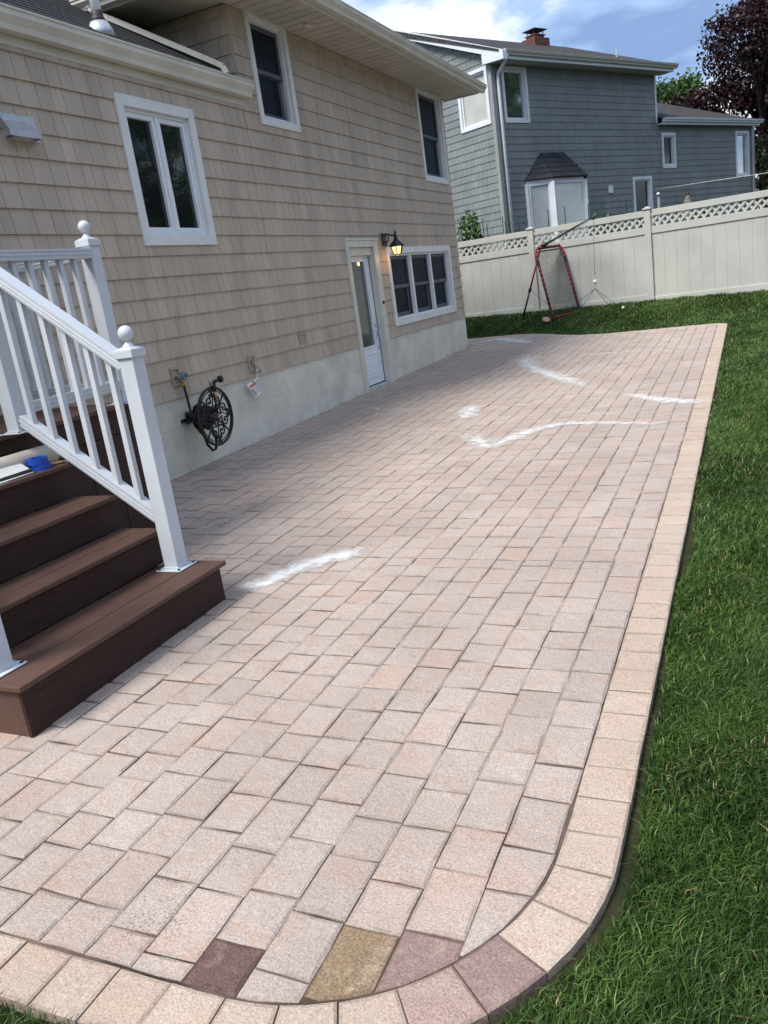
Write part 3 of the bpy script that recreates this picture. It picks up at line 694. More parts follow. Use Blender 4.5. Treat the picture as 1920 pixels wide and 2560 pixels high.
# exhaust hood
b = MB(); b.add([(.0, 5.20, 3.295), (.0, 5.535, 3.295), (.15, 5.44, 3.16), (.15, 5.125, 3.16), (0, 5.20, 3.14), (0, 5.535, 3.14), (.15, 5.44, 3.115), (.15, 5.125, 3.115)], [(0,1,2,3), (0,3,7,4), (1,5,6,2), (3,2,6,7)])
b.box((.003, 5.19, 3.12), (.02, 5.545, 3.31)); b.box((.02, 5.23, 3.128), (.13, 5.44, 3.135))
tag(b.build('vent_hood', 'galv', loc=(0, 5.35, 3.2)), 'grey metal exhaust hood on the tan siding beside the casement window', 'vent')

# wall lantern
LN = thing('wall_lantern', (.02, 12.36, 2.3), 'lit black carriage lantern on the tan wall between door and triple window', 'lantern')
MB().box((.0, 12.235, 2.225), (.03, 12.475, 2.45)).build('mounting_block', 'box', LN, bevel=.006)
MB().box((.03, 12.275, 2.245), (.055, 12.435, 2.435)).build('back_plate', 'black', LN, bevel=.01)
lc = (.235, 12.36)
b = MB(); b.tube([(.05, 12.36, 2.40), (.09, 12.36, 2.425), (.14, 12.36, 2.40), (.19, 12.36, 2.385), (.235, 12.36, 2.385)], .013, 8); b.tube([(.05, 12.36, 2.30), (.10, 12.36, 2.31), (.12, 12.36, 2.35), (.10, 12.36, 2.39)], .010, 8); b.build('arm', 'black', LN, smooth=True)
b = MB(); b.lathe((*lc, 0), [(.10, 2.212), (.126, 2.224), (.120, 2.238), (.052, 2.305), (.034, 2.315), (.038, 2.335), (.024, 2.345), (.026, 2.375), (.014, 2.395), (.022, 2.415), (.004, 2.46), (.0, 2.465)], 6); b.build('roof_cap', 'black', LN)
b = MB(); b.lathe((*lc, 0), [(.058, 2.085), (.066, 2.10), (.05, 2.102)], 6)
for k in range(6):
    a = 2*math.pi*k/6; ax = Vector((0,0,1)).orthogonal().normalized(); ay = Vector((0,0,1)).cross(ax); dd = ax*math.cos(a)+ay*math.sin(a)
    b.bar((lc[0]+dd.x*.062, lc[1]+dd.y*.062, 2.10), (lc[0]+dd.x*.098, lc[1]+dd.y*.098, 2.216), .012, .012)
b.build('cage', 'black', LN)
b = MB(); b.lathe((*lc, 0), [(.054, 2.103), (.088, 2.212)], 6); b.build('lantern_glass', 'lit', LN)
ll = bpy.data.lights.new('lantern_glow', 'POINT'); ll.energy = .9; ll.color = (1, .55, .22); ll.shadow_soft_size = .04
lo = bpy.data.objects.new('lantern_glow', ll); COL.objects.link(lo); lo.location = (.235, 12.36, 2.055)

# wall blocks, taps, hose reel
def block(y, z, w_, h_, name, label, deep=True):
    t_ = thing(name, (0, y, z), label, 'tap' if deep else 'outlet')
    mb = MB(); rect_frame(mb, HF, y-w_/2, y+w_/2, z-h_/2, z+h_/2, .026, .0, .034); mb.build('mounting_frame', 'box', t_, bevel=.004)
    MB().fbox(HF, y-w_/2+.02, y+w_/2-.02, .0, .014 if deep else .022, z-h_/2+.02, z+h_/2-.02).build('back_plate', 'box', t_)
    return t_
t1 = block(6.64, 1.058, .145, .185, 'garden_tap', 'garden tap with grey handle and black hose in a tan wall block')
b = MB(); b.tube([(.014, 6.635, 1.05), (.06, 6.635, 1.045), (.085, 6.64, 1.02), (.09, 6.645, .975)], .016, 10); b.build('spigot', 'brass', t1, smooth=True)
b = MB()
for k in range(10):
    a = 2*math.pi*k/10; b.ball((.10+.012*math.sin(3*a), 6.66+.042*math.cos(a), 1.055+.026*math.sin(a)), .016, 7, 5)
b.ball((.09, 6.60, 1.05), .022, 7, 5); b.build('tap_handle', 'pewter', t1)
b = MB(); b.tube([(.088, 6.643, .985), (.092, 6.648, .955)], .018, 10); b.build('coupling', 'brass', t1, smooth=True)
t2 = block(8.04, 1.0, .145, .195, 'garden_tap', 'garden tap with a paper tag hanging from it')
b = MB(); b.tube([(.014, 8.04, 1.02), (.05, 8.035, 1.015), (.075, 8.03, .985), (.078, 8.03, .93)], .015, 10); b.build('spigot', 'box', t2, smooth=True)
b = MB(); b.tube([(.078, 8.03, .935), (.08, 8.028, .885)], .020, 10); b.build('vacuum_breaker', 'galv', t2, smooth=True)
b = MB(); b.ball((.10, 8.055, .905), .02, 8, 6); b.tube([(.08, 8.03, .905), (.10, 8.055, .905)], .008, 6); b.build('valve', 'brass', t2, smooth=True)
b = MB(); b.tube([(.08, 8.028, .89), (.08, 8.02, .84), (.078, 7.985, .825), (.078, 7.93, .80)], .006, 6); b.build('spout_hose', 'tag', t2)
block(9.306, 1.155, .175, .135, 'outlet_block', 'small tan cover block on the siding left of the basement door', False)
# tag
tg = thing('paper_tag', (.085, 7.9, .72), 'white paper tag with orange and brown print hanging below the garden tap', 'tag')
TA = np.array([.085, 7.894, .822]); TU = np.array([.002, -.14, -.031]); TV = np.array([.0, .15, -.157])
def tq(u0, u1, v0, v1, off):
    o_ = np.array([off, 0, 0]); return [TA+TU*u+TV*v+o_ for u, v in ((u0, v0), (u1, v0), (u1, v1), (u0, v1))]
MB().prism(tq(0, 1.0, 0, 1.0, 0), (.003, 0, 0)).build('card', 'tag', tg)
MB().prism(tq(-.05, .92, .17, .33, .004), (.001, 0, 0)).build('orange_band', 'tag_orange', tg)
for k in range(3): MB().prism(tq(.72, .92, .42+.17*k, .55+.17*k, .004), (.001, 0, 0)).build('printed_square', 'tag_brown', tg)
for k in range(5): MB().prism(tq(.02, .62, .42+.1*k, .47+.1*k, .004), (.001, 0, 0)).build('printed_line', 'tag_grey', tg)
b = MB(); b.tube([TA+TU*(.35+.25*math.cos(a_))+TV*(.10+.14*math.sin(a_))+np.array([.006, 0, 0]) for a_ in np.linspace(.3, 4.2, 12)], .004, 6); b.build('tie', 'tag_blue', tg)

# hose reel : decorative round face on a wall bracket
HR = thing('hose_reel', (.1, 6.72, .62), 'round dark iron scrollwork hose reel mounted on the stucco foundation', 'hose reel')
rc = Vector((.34, 6.725, .622)); RR = .285
def rp(a, r_, off=0.): return (rc.x+off, rc.y+r_*math.cos(a), rc.z+r_*math.sin(a))
def ring(mb, r_, th_, off, n=48): mb.tube([rp(2*math.pi*k/n, r_, off) for k in range(n+1)], th_, 8, False)
b = MB(); ring(b, RR, .014, 0); ring(b, RR-.03, .006, 0); b.build('face_rim', 'iron', HR, smooth=True)
def spiral(mb, cx_, cy_, r0, a0, turns, sgn=1, th_=.0065, tail=None):
    pts = []
    for k in range(22):
        t_ = k/21; a = a0+sgn*turns*2*math.pi*t_; r_ = r0*(1-.82*t_); pts.append((rc.x, rc.y+cx_+r_*math.cos(a), rc.z+cy_+r_*math.sin(a)))
    if tail: pts = [(rc.x, rc.y+tail[0], rc.z+tail[1])]+pts
    mb.tube(pts, th_, 6)
    mb.ball(pts[-1], th_*1.7, 7, 5)
b = MB()
for k in range(4):
    a = math.pi/2*k+math.pi/4; ca, sa = math.cos(a), math.sin(a)
    b.tube([rp(a, .02), rp(a, .27)], .009, 6)
    for s_ in (-1, 1):
        cx_, cy_ = .165*math.cos(a+s_*.42), .165*math.sin(a+s_*.42); spiral(b, cx_, cy_, .062, a+math.pi, 1.2, s_, .0085, (.05*ca, .05*sa))
        cx_, cy_ = .215*math.cos(a+s_*.66), .215*math.sin(a+s_*.66); spiral(b, cx_, cy_, .034, a+s_*.66, 1.1, s_, .0075, (.27*math.cos(a+s_*.7), .27*math.sin(a+s_*.7)))
    a2 = math.pi/2*k; b.tube([rp(a2, .03), rp(a2+.12, .12), rp(a2-.08, .2), rp(a2, .27)], .006, 6)
b.build('scrollwork', 'iron', HR, smooth=True)
b = MB(); b.lathe((.13, rc.y, rc.z), [(.12, 0), (.12, .012), (.085, .014), (.085, .16), (.05, .165), (.05, .21), (.02, .22)], 18, (1, 0, 0)); b.build('drum', 'black', HR, smooth=True)
b = MB(); b.box((.0, 6.69, .57), (.02, 6.76, .69)); b.bar((.01, 6.725, .63), (.15, 6.725, .63), .05, .05); b.bar((.02, 6.60, .615), (.02, 6.725, .615), .035, .035); b.bar((.09, 6.60, .615), (.16, 6.75, .615), .03, .035); b.build('wall_bracket', 'black', HR)
b = MB()
for r_, o_ in ((.105, .15), (.112, .175), (.105, .20), (.11, .225), (.104, .25)):
    b.tube([(o_, rc.y+r_*math.cos(t_), rc.z+r_*math.sin(t_)) for t_ in np.linspace(0, 2*math.pi, 25)], .012, 7, False)
b.tube([(.15, 6.62, .56), (.25, 6.60, .45), (.28, 6.59, .36), (.30, 6.63, .295), (.30, 6.68, .30), (.29, 6.73, .37), (.26, 6.75, .47), (.2, 6.73, .55)], .014, 8)
b.tube([(.20, 6.56, .70), (.28, 6.50, .76), (.33, 6.55, .80), (.34, 6.63, .74), (.30, 6.68, .68)], .014, 8)
b.build('coiled_hose', 'hose', HR, smooth=True)
b = MB(); pth = [(.092, 6.65, .955), (.10, 6.67, .90), (.13, 6.70, .81), (.14, 6.72, .72), (.14, 6.73, .655)]
pth = [(.09+.04*t_, 6.65+(-.02)*t_, .955-.33*t_) for t_ in np.linspace(0, 1, 8)]
b.tube(pth, .013, 8); b.build('supply_hose', 'hose', HR, smooth=True)
b = MB(); b.tube([(.36, 6.765, .86), (.36, 6.775, .955)], [.016, .019], 10); b.tube([(.36, 6.77, .955), (.40, 6.84, .975)], .017, 10); b.lathe((.385, 6.83, .97), [(.0, 0), (.033, .002), (.036, .03), (.03, .04), (0, .042)], 14, (.35, .93, .1)); b.tube([(.355, 6.765, .90), (.345, 6.735, .93), (.345, 6.735, .965)], .007, 6); b.build('spray_nozzle', 'black', HR, smooth=True)
b = MB(); b.tube([(.36, 6.755, .795), (.36, 6.763, .865)], .014, 10); b.build('nozzle_coupling', 'brass', HR, smooth=True)
b = MB(); b.tube([(.36, 6.755, .80), (.35, 6.75, .70), (.27, 6.74, .62)], .012, 8); b.build('nozzle_hose', 'hose', HR, smooth=True)

# ------------------------------------------------------------------ porch with steps
PO = thing('porch_steps', (1.4, 2.9, .03), 'dark brown composite porch landing with four steps facing the patio', 'steps')
SY0, SY1 = 2.135, 3.595
TZ = [.245, .455, .662, .870]; TX = [2.475, 2.10, 1.81, 1.515]; DZ = 1.09; DX = 1.225; DY0, DY1 = 1.2, 4.60
zg0 = -.03
for i in range(4):
    x1 = TX[i]; x0 = (TX[i+1] if i < 3 else DX)-.03; ov = .025 if i == 0 else .0
    mid = x1-(.175 if i == 0 else .145)
    MB().box((mid+.003, SY0-ov, TZ[i]-.026), (x1, SY1+ov, TZ[i])).build('tread_board', 'tread', PO, bevel=.005)
    MB().box((x0, SY0-ov, TZ[i]-.026), (mid-.003, SY1+ov, TZ[i]-.0005)).build('tread_board', 'tread', PO, bevel=.005)
    zb_ = zg0 if i == 0 else TZ[i-1]+.0005
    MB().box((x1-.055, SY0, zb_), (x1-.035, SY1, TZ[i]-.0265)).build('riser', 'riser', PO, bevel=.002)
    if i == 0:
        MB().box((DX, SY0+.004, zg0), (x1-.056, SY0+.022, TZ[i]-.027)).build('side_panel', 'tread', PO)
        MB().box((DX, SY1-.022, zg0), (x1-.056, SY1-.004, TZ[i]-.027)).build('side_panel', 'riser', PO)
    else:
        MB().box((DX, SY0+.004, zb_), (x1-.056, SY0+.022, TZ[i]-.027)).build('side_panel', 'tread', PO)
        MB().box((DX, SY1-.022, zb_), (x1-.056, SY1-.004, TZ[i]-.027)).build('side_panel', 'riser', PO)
MB().box((DX-.055, SY0, TZ[3]+.0005), (DX-.03, SY1, DZ-.028)).build('riser', 'riser', PO)
for k in range(9):
    x0 = .02+k*.1345
    MB().box((x0, DY0, DZ-.027), (x0+.1295, DY1, DZ)).build('deck_board', 'tread', PO, bevel=.004)
y = SY1+.002; wds = [.22, .26, .24, .285]
for wd in wds:
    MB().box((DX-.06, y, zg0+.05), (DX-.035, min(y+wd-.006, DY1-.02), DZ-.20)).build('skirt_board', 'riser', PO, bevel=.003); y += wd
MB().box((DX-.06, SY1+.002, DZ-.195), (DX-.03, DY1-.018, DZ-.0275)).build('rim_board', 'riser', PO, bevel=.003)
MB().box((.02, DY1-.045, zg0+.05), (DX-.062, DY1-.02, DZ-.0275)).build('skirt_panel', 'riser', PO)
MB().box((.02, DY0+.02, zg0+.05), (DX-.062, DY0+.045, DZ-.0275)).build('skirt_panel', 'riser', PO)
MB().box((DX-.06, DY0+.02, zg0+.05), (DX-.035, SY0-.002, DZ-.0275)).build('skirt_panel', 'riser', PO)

def post(parent, x, y, z0, z1, half=.0475):
    b = MB(); b.box((x-half, y-half, z0+.006), (x+half, y+half, z1)); p = b.build('post', 'rail', parent, bevel=.005)
    b = MB(); b.box((x-.085, y-.085, z0), (x+.085, y+.085, z0+.007)); b.box((x-half-.006, y-half-.006, z0+.007), (x+half+.006, y+half+.006, z0+.016)); b.build('base_plate', 'rail', p, bevel=.003)
    b = MB()
    for i in (-1, 1):
        for j in (-1, 1): b.lathe((x+i*.068, y+j*.068, z0+.007), [(.009, 0), (.009, .004), (0, .006)], 8)
    b.build('bolt_heads', 'iron', p, kind='stuff')
    h = half+.012
    b = MB(); b.box((x-h, y-h, z1-.045), (x+h, y+h, z1-.004)); b.add([(x-h, y-h, z1-.0035), (x+h, y-h, z1-.0035), (x+h, y+h, z1-.0035), (x-h, y+h, z1-.0035), (x-.03, y-.03, z1+.012), (x+.03, y-.03, z1+.012), (x+.03, y+.03, z1+.012), (x-.03, y+.03, z1+.012)], [(0,1,5,4), (1,2,6,5), (2,3,7,6), (3,0,4,7), (4,5,6,7), (3,2,1,0)]); b.build('post_cap', 'rail', p, bevel=.003)
    b = MB(); zc_ = z1+.012
    prof = [(.034, -.004), (.032, .006), (.020, .016), (.014, .026), (.018, .032)]
    for t_ in np.linspace(-1.15, math.pi/2, 12): prof.append((.041*math.cos(t_), .070+.041*math.sin(t_)))
    b.lathe((x, y, zc_), prof, 20); b.build('ball_finial', 'rail', p, smooth=True)
    return p
def railbar(parent, name, p, q_, w_, h_):
    p, q_ = Vector(p), Vector(q_); d = (q_-p).normalized(); sd = d.cross(Vector((0,0,1))).normalized(); up = sd.cross(d)
    prof = [(-w_/2, h_/2), (w_/2, h_/2)]
    ls = [(h_/2, 0), (h_*.30, 0), (h_*.27, .006), (h_*.12, .006), (h_*.09, .0), (-h_*.07, .0), (-h_*.10, .006), (-h_*.24, .006), (-h_*.27, .0), (-h_/2, .004)]
    pr = [(w_/2-i, z) for z, i in ls]+[(-w_/2+i, z) for z, i in ls[::-1]]
    poly = [p+sd*a+up*z for a, z in pr]
    return MB().prism(poly, q_-p).build(name, 'rail', parent)
def baluster(parent, x, y, z0, z1, hw=.017):
    MB().box((x-hw, y-hw, z0), (x+hw, y+hw, z1)).build('baluster', 'rail', parent, bevel=.002)
RAILW, RAILH = .088, .062
def stair_rail(y, label):
    t_ = thing('stair_railing', (1.75, y, .25), label, 'railing')
    post(t_, 2.215, y, TZ[0], 1.485); post(t_, 1.275, y, DZ, 2.19)
    sl_ = (1.975-1.425)/(1.436-2.168)
    def top(x): return 1.405+sl_*(x-2.168)
    def bot(x): return .548+(1.165-.548)/(1.32-2.17)*(x-2.17)
    railbar(t_, 'top_rail', (1.320, y, top(1.320)), (2.17, y, top(2.17)), RAILW, RAILH)
    railbar(t_, 'bottom_rail', (1.320, y, bot(1.320)), (2.17, y, bot(2.17)), RAILW*.8, RAILH)
    for x in [1.40+.1325*i for i in range(6)]: baluster(t_, x, y, bot(x)+.02, top(x)-.02)
stair_rail(3.505, 'white stair railing on the side of the steps nearer the hose reel')
stair_rail(2.235, 'white stair railing on the side of the steps farther from the hose reel')
DRL = thing('deck_railing', (1.2, 4.5, DZ), 'white vinyl landing railing with a ball-topped corner post, set in front of the tan siding', 'railing')
cxp, cyp = 1.195, 4.515
post(DRL, cxp, cyp, DZ, 2.195)
railbar(DRL, 'top_rail', (1.245, 3.555, 2.095), (cxp+.02, cyp-.04, 2.10), RAILW, RAILH); railbar(DRL, 'bottom_rail', (1.245, 3.555, 1.215), (cxp+.02, cyp-.04, 1.22), RAILW*.8, RAILH)
for i in range(6): yy = 3.665+.131*i; baluster(DRL, 1.235-.02*i/6, yy, 1.235, 2.075)
railbar(DRL, 'top_rail', (cxp-.04, cyp, 2.10), (.03, cyp, 2.10), RAILW, RAILH); railbar(DRL, 'bottom_rail', (cxp-.04, cyp, 1.22), (.03, cyp, 1.22), RAILW*.8, RAILH)
for i in range(8): baluster(DRL, cxp-.15-.128*i, cyp, 1.24, 2.08)
# things left on the top step
PR = thing('paper_roll', (1.30, 3.2, .87), 'thick roll of tan masking paper lying on the top step behind the tape', 'paper roll')
b = MB(); rr_ = .058; b.tube([(1.30, 2.55, .87+rr_), (1.325, 3.66, .87+rr_)], rr_, 28); b.build('roll', 'kraft', PR, smooth=False)
b = MB(); n_ = 10
vs = []
for i in range(n_):
    t_ = i/(n_-1); x_ = 1.30+.03+.17*t_; z_ = .87+.10*(1-t_)**1.6+.004
    vs += [(x_-.01*t_, 2.6, z_), (x_, 3.34+.03*math.sin(3*t_), z_+.012*t_*math.sin(5))]
b.add(vs, [(2*i, 2*i+1, 2*i+3, 2*i+2) for i in range(n_-1)]); o = b.build('loose_sheet', 'paper', PR); md = o.modifiers.new('s', 'SOLIDIFY'); md.thickness = .002
b = MB(); b.tube([(1.44, 2.9, .882), (1.445, 3.36, .886)], .012, 8); b.box((1.37, 2.9, .8705), (1.475, 3.37, .8745)); tag(b.build('black_handled_blade', 'rubber', loc=(1.42, 3.2, .87)), 'black paper-edge blade lying under the loose white sheet on the top step', 'tool')
for k, (dx_, dy_, z_) in enumerate([(0, 0, .8705), (-.006, -.008, .9065)]):
    b = MB(); b.lathe((1.425+dx_, 3.452+dy_, z_), [(.040, 0), (.060, 0), (.060, .036), (.040, .036), (.040, 0)], 32); tag(b.build('tape_roll', 'tape', loc=(1.425+dx_, 3.452+dy_, z_), smooth=False), ['lower blue roll of painters tape on the top brown step', 'upper blue roll of painters tape stacked on the other one'][k], 'tape')
b = MB(); b.tube([(1.40, 3.525, .879), (1.445, 3.575, .880), (1.475, 3.60, .881)], [.007, .009, .006], 8); PB_ = thing('paint_brush', (1.43, 3.56, .871), 'small brush with wooden handle beside the blue tape on the top step', 'brush'); b.build('handle', 'wood', PB_)
MB().bar((1.475, 3.60, .881), (1.50, 3.618, .881), .03, .014).build('ferrule', 'galv', PB_)

# ------------------------------------------------------------------ fence
FU = np.array([1, -.1, 0])/math.hypot(1, .1); FN = np.array([-.1, -1, 0])/math.hypot(1, .1)
FF = Fr((-.9, 19.2, 0), FU, FN)
fence = thing('vinyl_fence', (2, 18.9, .58), 'almond white vinyl privacy fence with a lattice top', 'fence')
pu = [-5.45+0, -3.42, -.88+.0]; 
PUX = [.79, 3.32]; sp = (PUX[1]-PUX[0])/.99504
u1 = (PUX[0]+.9)/FU[0]
posts_u = [u1+sp*i for i in range(-3, 5)]
for i, u in enumerate(posts_u):
    q_ = FF.P(u, 0, 0); gz = float(zl(q_[0], q_[1]))
    b = MB(); b.fbox(FF, u-.064, u+.064, -.064, .064, gz-.05, 2.425); p_ = b.build('post', 'fence', fence, bevel=.006)
    b = MB(); b.fbox(FF, u-.085, u+.085, -.085, .085, 2.43, 2.455)
    b.add([FF.P(u-.078, -.078, 2.456), FF.P(u+.078, -.078, 2.456), FF.P(u+.078, .078, 2.456), FF.P(u-.078, .078, 2.456), FF.P(u, 0, 2.492)], [(0,1,4), (1,2,4), (2,3,4), (3,0,4), (3,2,1,0)]); b.build('post_cap', 'fence', p_)
for i in range(len(posts_u)-1):
    a, d = posts_u[i]+.065, posts_u[i+1]-.065; q_ = FF.P((a+d)/2, 0, 0); gz = float(zl(q_[0], q_[1]))
    MB().fbox(FF, a, d, -.03, .03, 2.29, 2.415).build('top_rail', 'fence', fence, bevel=.005)
    MB().fbox(FF, a, d, -.032, .032, 1.94, 2.085).build('middle_rail', 'fence', fence, bevel=.005)
    MB().fbox(FF, a, d, -.032, .032, gz-.02, gz+.125).build('bottom_rail', 'fence', fence, bevel=.005)
    nb_ = 10; wd = (d-a)/nb_
    for k in range(nb_):
        MB().fbox(FF, a+k*wd+.0022, a+(k+1)*wd-.0022, -.012, .010, gz+.10, 1.95).build('picket', 'fence', fence, bevel=.004)
    MB().fbox(FF, a, d, -.006, .004, gz+.1, 1.95).build('picket_tongue', 'fence', fence)
    # lattice
    b = MB(); z0, z1 = 2.088, 2.287; h = z1-z0; step = .152; wl = .044
    for sgn, oo in ((1, .006), (-1, -.006)):
        u = a-h
        while u < d+h:
            p0, p1 = (u, z0), (u+h, z1)
            if sgn < 0: p0, p1 = (u+h, z0), (u, z1)
            t0, t1 = 0., 1.
            for (x_, lim, gt) in ((0, a, True), (0, d, False)):
                pa, pb = p0[0], p1[0]
                if pa == pb: continue
                tt = (lim-pa)/(pb-pa)
                inside0 = (pa >= lim) if gt else (pa <= lim); inside1 = (pb >= lim) if gt else (pb <= lim)
                if inside0 and not inside1: t1 = min(t1, tt)
                elif inside1 and not inside0: t0 = max(t0, tt)
                elif not inside0 and not inside1: t0, t1 = 1, 0
            if t1-t0 > .05:
                A_ = (p0[0]+(p1[0]-p0[0])*t0, p0[1]+(p1[1]-p0[1])*t0); B_ = (p0[0]+(p1[0]-p0[0])*t1, p0[1]+(p1[1]-p0[1])*t1)
                b.bar(FF.P(A_[0], oo, A_[1]), FF.P(B_[0], oo, B_[1]), .010, wl, up=(0, 0, 1))
            u += step
    b.build('lattice', 'fence', fence, kind='stuff')

# ------------------------------------------------------------------ rebounder net with hitting arm
NT = thing('rebound_net', (1.55, 18.5, .5), 'red-framed sports rebound net with a black hitting arm in front of the fence', 'rebound net')
BL, BR_, TL, TR_ = Vector((1.305, 18.187, .50)), Vector((1.80, 18.70, .55)), Vector((.955, 18.525, 1.99)), Vector((1.47, 18.93, 1.99))
def arc3(a, b_, c, n=5): return [a*(1-t)**2+b_*2*t*(1-t)+c*t*t for t in np.linspace(0, 1, n)]
def L_(a, b_, t): return a+(b_-a)*t
fr_pts = [BL]+arc3(L_(TL, BL, .10), TL, L_(TL, TR_, .16))+arc3(L_(TR_, TL, .16), TR_, L_(TR_, BR_, .10))+[BR_]
b = MB(); b.tube(fr_pts, .026, 10); b.tube([BL, BR_], .02, 8); b.build('frame', 'red', NT, smooth=True)
b = MB()
for P_, Q_ in ((TL, BL), (TR_, BR_)):
    for t in np.linspace(.12, .93, 13): c_ = L_(P_, Q_, t); d_ = (Q_-P_).normalized(); b.tube([c_-d_*.012, c_+d_*.012], .033, 8)
    for t in (.2, .93): c_ = L_(P_, Q_, t); d_ = (Q_-P_).normalized(); b.tube([c_-d_*.055, c_+d_*.055], .034, 8)
for t in np.linspace(.15, .9, 9): c_ = L_(TL, TR_, t); d_ = (TR_-TL).normalized(); b.tube([c_-d_*.016, c_+d_*.016], .034, 8)
b.build('net_clips', 'black', NT, kind='stuff')
b = MB(); nx_, nz_ = 22, 36
A0, A1, A2, A3 = L_(TL, TR_, .06)+(BL-TL)*.05, L_(TR_, TL, .06)+(BR_-TR_)*.05, L_(BL, BR_, .05), L_(BR_, BL, .05)
def NP(u, v): p_ = (A0*(1-u)+A1*u)*(1-v)+(A2*(1-u)+A3*u)*v; return p_
for i in range(nx_+1):
    b.bar(NP(i/nx_, 0), NP(i/nx_, 1), .004, .004)
for j in range(nz_+1): b.bar(NP(0, j/nz_), NP(1, j/nz_), .0036, .0036)
b.build('netting', 'net', NT, kind='stuff')
foot = Vector((.54, 18.60, .54)); topj = L_(TL, TR_, .22)+Vector((.02, .0, .05)); kn = L_(topj, foot, .60)
b = MB(); b.tube([topj, kn], .020, 10); b.build('back_strut', 'red', NT, smooth=True)
b = MB(); b.tube([L_(topj, foot, .57), L_(topj, foot, .63)], .033, 10); b.tube([kn, foot], .021, 10); b.ball(foot, .035, 8, 6); b.build('strut_leg', 'black', NT, smooth=True)
arm0 = L_(TL, TR_, .42)+Vector((0, -.02, .06)); arm1 = Vector((2.345, 18.1, 2.445))
b = MB(); b.tube([arm0, arm1], [.022, .017], 10); b.tube([arm0-Vector((.12, .02, .03)), arm0+(arm1-arm0)*.05], .036, 10); b.tube([arm1+Vector((-.02, 0, .01)), arm1+Vector((-.02, 0, -.07))], .026, 8); b.build('arm', 'black', NT, smooth=True)
b = MB(); hk = Vector((2.275, 18.1, 1.34)); b.tube([arm1+Vector((-.02, 0, -.05)), hk], .0045, 5); b.tube([hk, hk+Vector((.012, 0, -.03)), hk+Vector((-.005, 0, -.055))], .010, 6); b.tube([arm0+Vector((.1, 0, 0)), arm1+Vector((-.03, 0, -.05))], .004, 5)
b.tube([kn, BL+Vector((-.05, .05, .25))], .005, 5); b.tube([topj, kn+Vector((.05, 0, .1))], .004, 5); b.build('line', 'cord', NT)
b = MB(); b.lathe((1.16, 18.19, .47), [(.0, 0), (.085, .004), (.09, .015), (.075, .025), (0, .03)], 18, (.3, -.5, .8)); b.build('foot_pad', 'pinkbase', NT, smooth=True)
TB = thing('tethered_ball', (2.27, 18.1, 1.13), 'white training ball tethered by cords to the lawn below the black arm', 'ball')
b = MB(); b.ball((2.272, 18.1, 1.14), .046, 16, 10); b.build('ball', 'ball', TB, smooth=True)
b = MB(); jn = Vector((2.262, 18.1, 1.0)); b.tube([hk+Vector((0, 0, -.05)), (2.272, 18.1, 1.18)], .002, 4); b.tube([(2.272, 18.1, 1.1), jn], .004, 4)
for g_ in ((1.40, 18.35), (1.82, 18.75), (2.62, 18.55), (2.45, 18.62)): b.tube([jn, (g_[0], g_[1], float(zl(*g_))+.03)], .005, 5)
b.build('tether', 'cord', TB)
b = MB(); b.ball((2.80, 18.15, float(zl(2.8, 18.15))+.06), .032, 10, 7); tag(b.build('ball', 'ball', smooth=True, loc=(2.80, 18.15, .48)), 'small white ball lying in the grass near the fence', 'ball')

# ------------------------------------------------------------------ neighbour's house
TH = R(62.5); NU = np.array([math.cos(TH), math.sin(TH), 0]); NV = np.array([-math.sin(TH), math.cos(TH), 0]); NC = np.array([-.683, 22.5, 0])
NR = Fr(NC, NU, -NV); NL = Fr(NC, NV, -NU)           # long wall / gable wall
nh = thing('grey_house', (3, 30, .6), 'grey shingle-sided two-storey house with white trim and a bay window behind the fence', 'house')
ZG, EX2 = .5, .1822
nw = dict(A=(.36, 1.34, 5.33, 6.69), B=(7.52, 8.28, 4.04, 5.09), C=(12.01, 12.93, 3.645, 5.15), D=(5.86, 6.85, 1.7, 3.83), L=(.12, 1.23, 5.34, 6.72))
nholes = [inner(nw[k], .08) for k in 'ABCD']; lholes = [inner(nw['L'], .08)]
b = MB()
for rct in subtract((0.004, 7.3, ZG, 6.82), nholes): b.fbox(NR, rct[0], rct[1], -.2, -.004, rct[2], rct[3])
for rct in subtract((7.3, 13.2, ZG, 5.35), nholes): b.fbox(NR, rct[0], rct[1], -.2, -.004, rct[2], rct[3])
for rct in subtract((.2, 8, ZG, 6.72), lholes): b.fbox(NL, rct[0], rct[1], -.2, -.004, rct[2], rct[3])
P = NL.P; b.add([P(.1, -.004, 6.72), P(8, -.004, 6.72), P(3.5, -.004, 8.42), P(.1, -.2, 6.72), P(8, -.2, 6.72), P(3.5, -.2, 8.42)], [(0,1,2), (5,4,3), (0,2,5,3), (1,4,5,2)])
b.add([NR.P(7.1, -.2, 5.3), NR.P(7.3, -.2, 5.3), NR.P(7.3, -7, 5.3), NR.P(7.1, -7, 5.3), NR.P(7.1, -.2, 6.72), NR.P(7.3, -.2, 6.72), NR.P(7.3, -7, 6.72), NR.P(7.1, -7, 6.72)], [(0,1,5,4), (1,2,6,5), (2,3,7,6), (3,0,4,7), (4,5,6,7)])
b.fbox(NR, 13.0, 13.2, -6, -.2, ZG, 5.35)
b.build('wall', 'nsiding', nh)
b = MB()
W2 = [.10, .13, .13, .16, .19]
z0n = 6.70-EX2*33.35
for s_ in course_shingles(.09, 7.3, z0n, EX2, 6.715, nholes, W2, thick=(.018, .004)): shingle_geo(NR, s_, b, rnd.gauss(0, .12))
for s_ in course_shingles(7.3, 13.12, z0n, EX2, 5.33, nholes, W2, thick=(.018, .004)): shingle_geo(NR, s_, b, rnd.gauss(0, .12))
b.build('siding', 'nsiding', nh, kind='stuff')
b = MB()
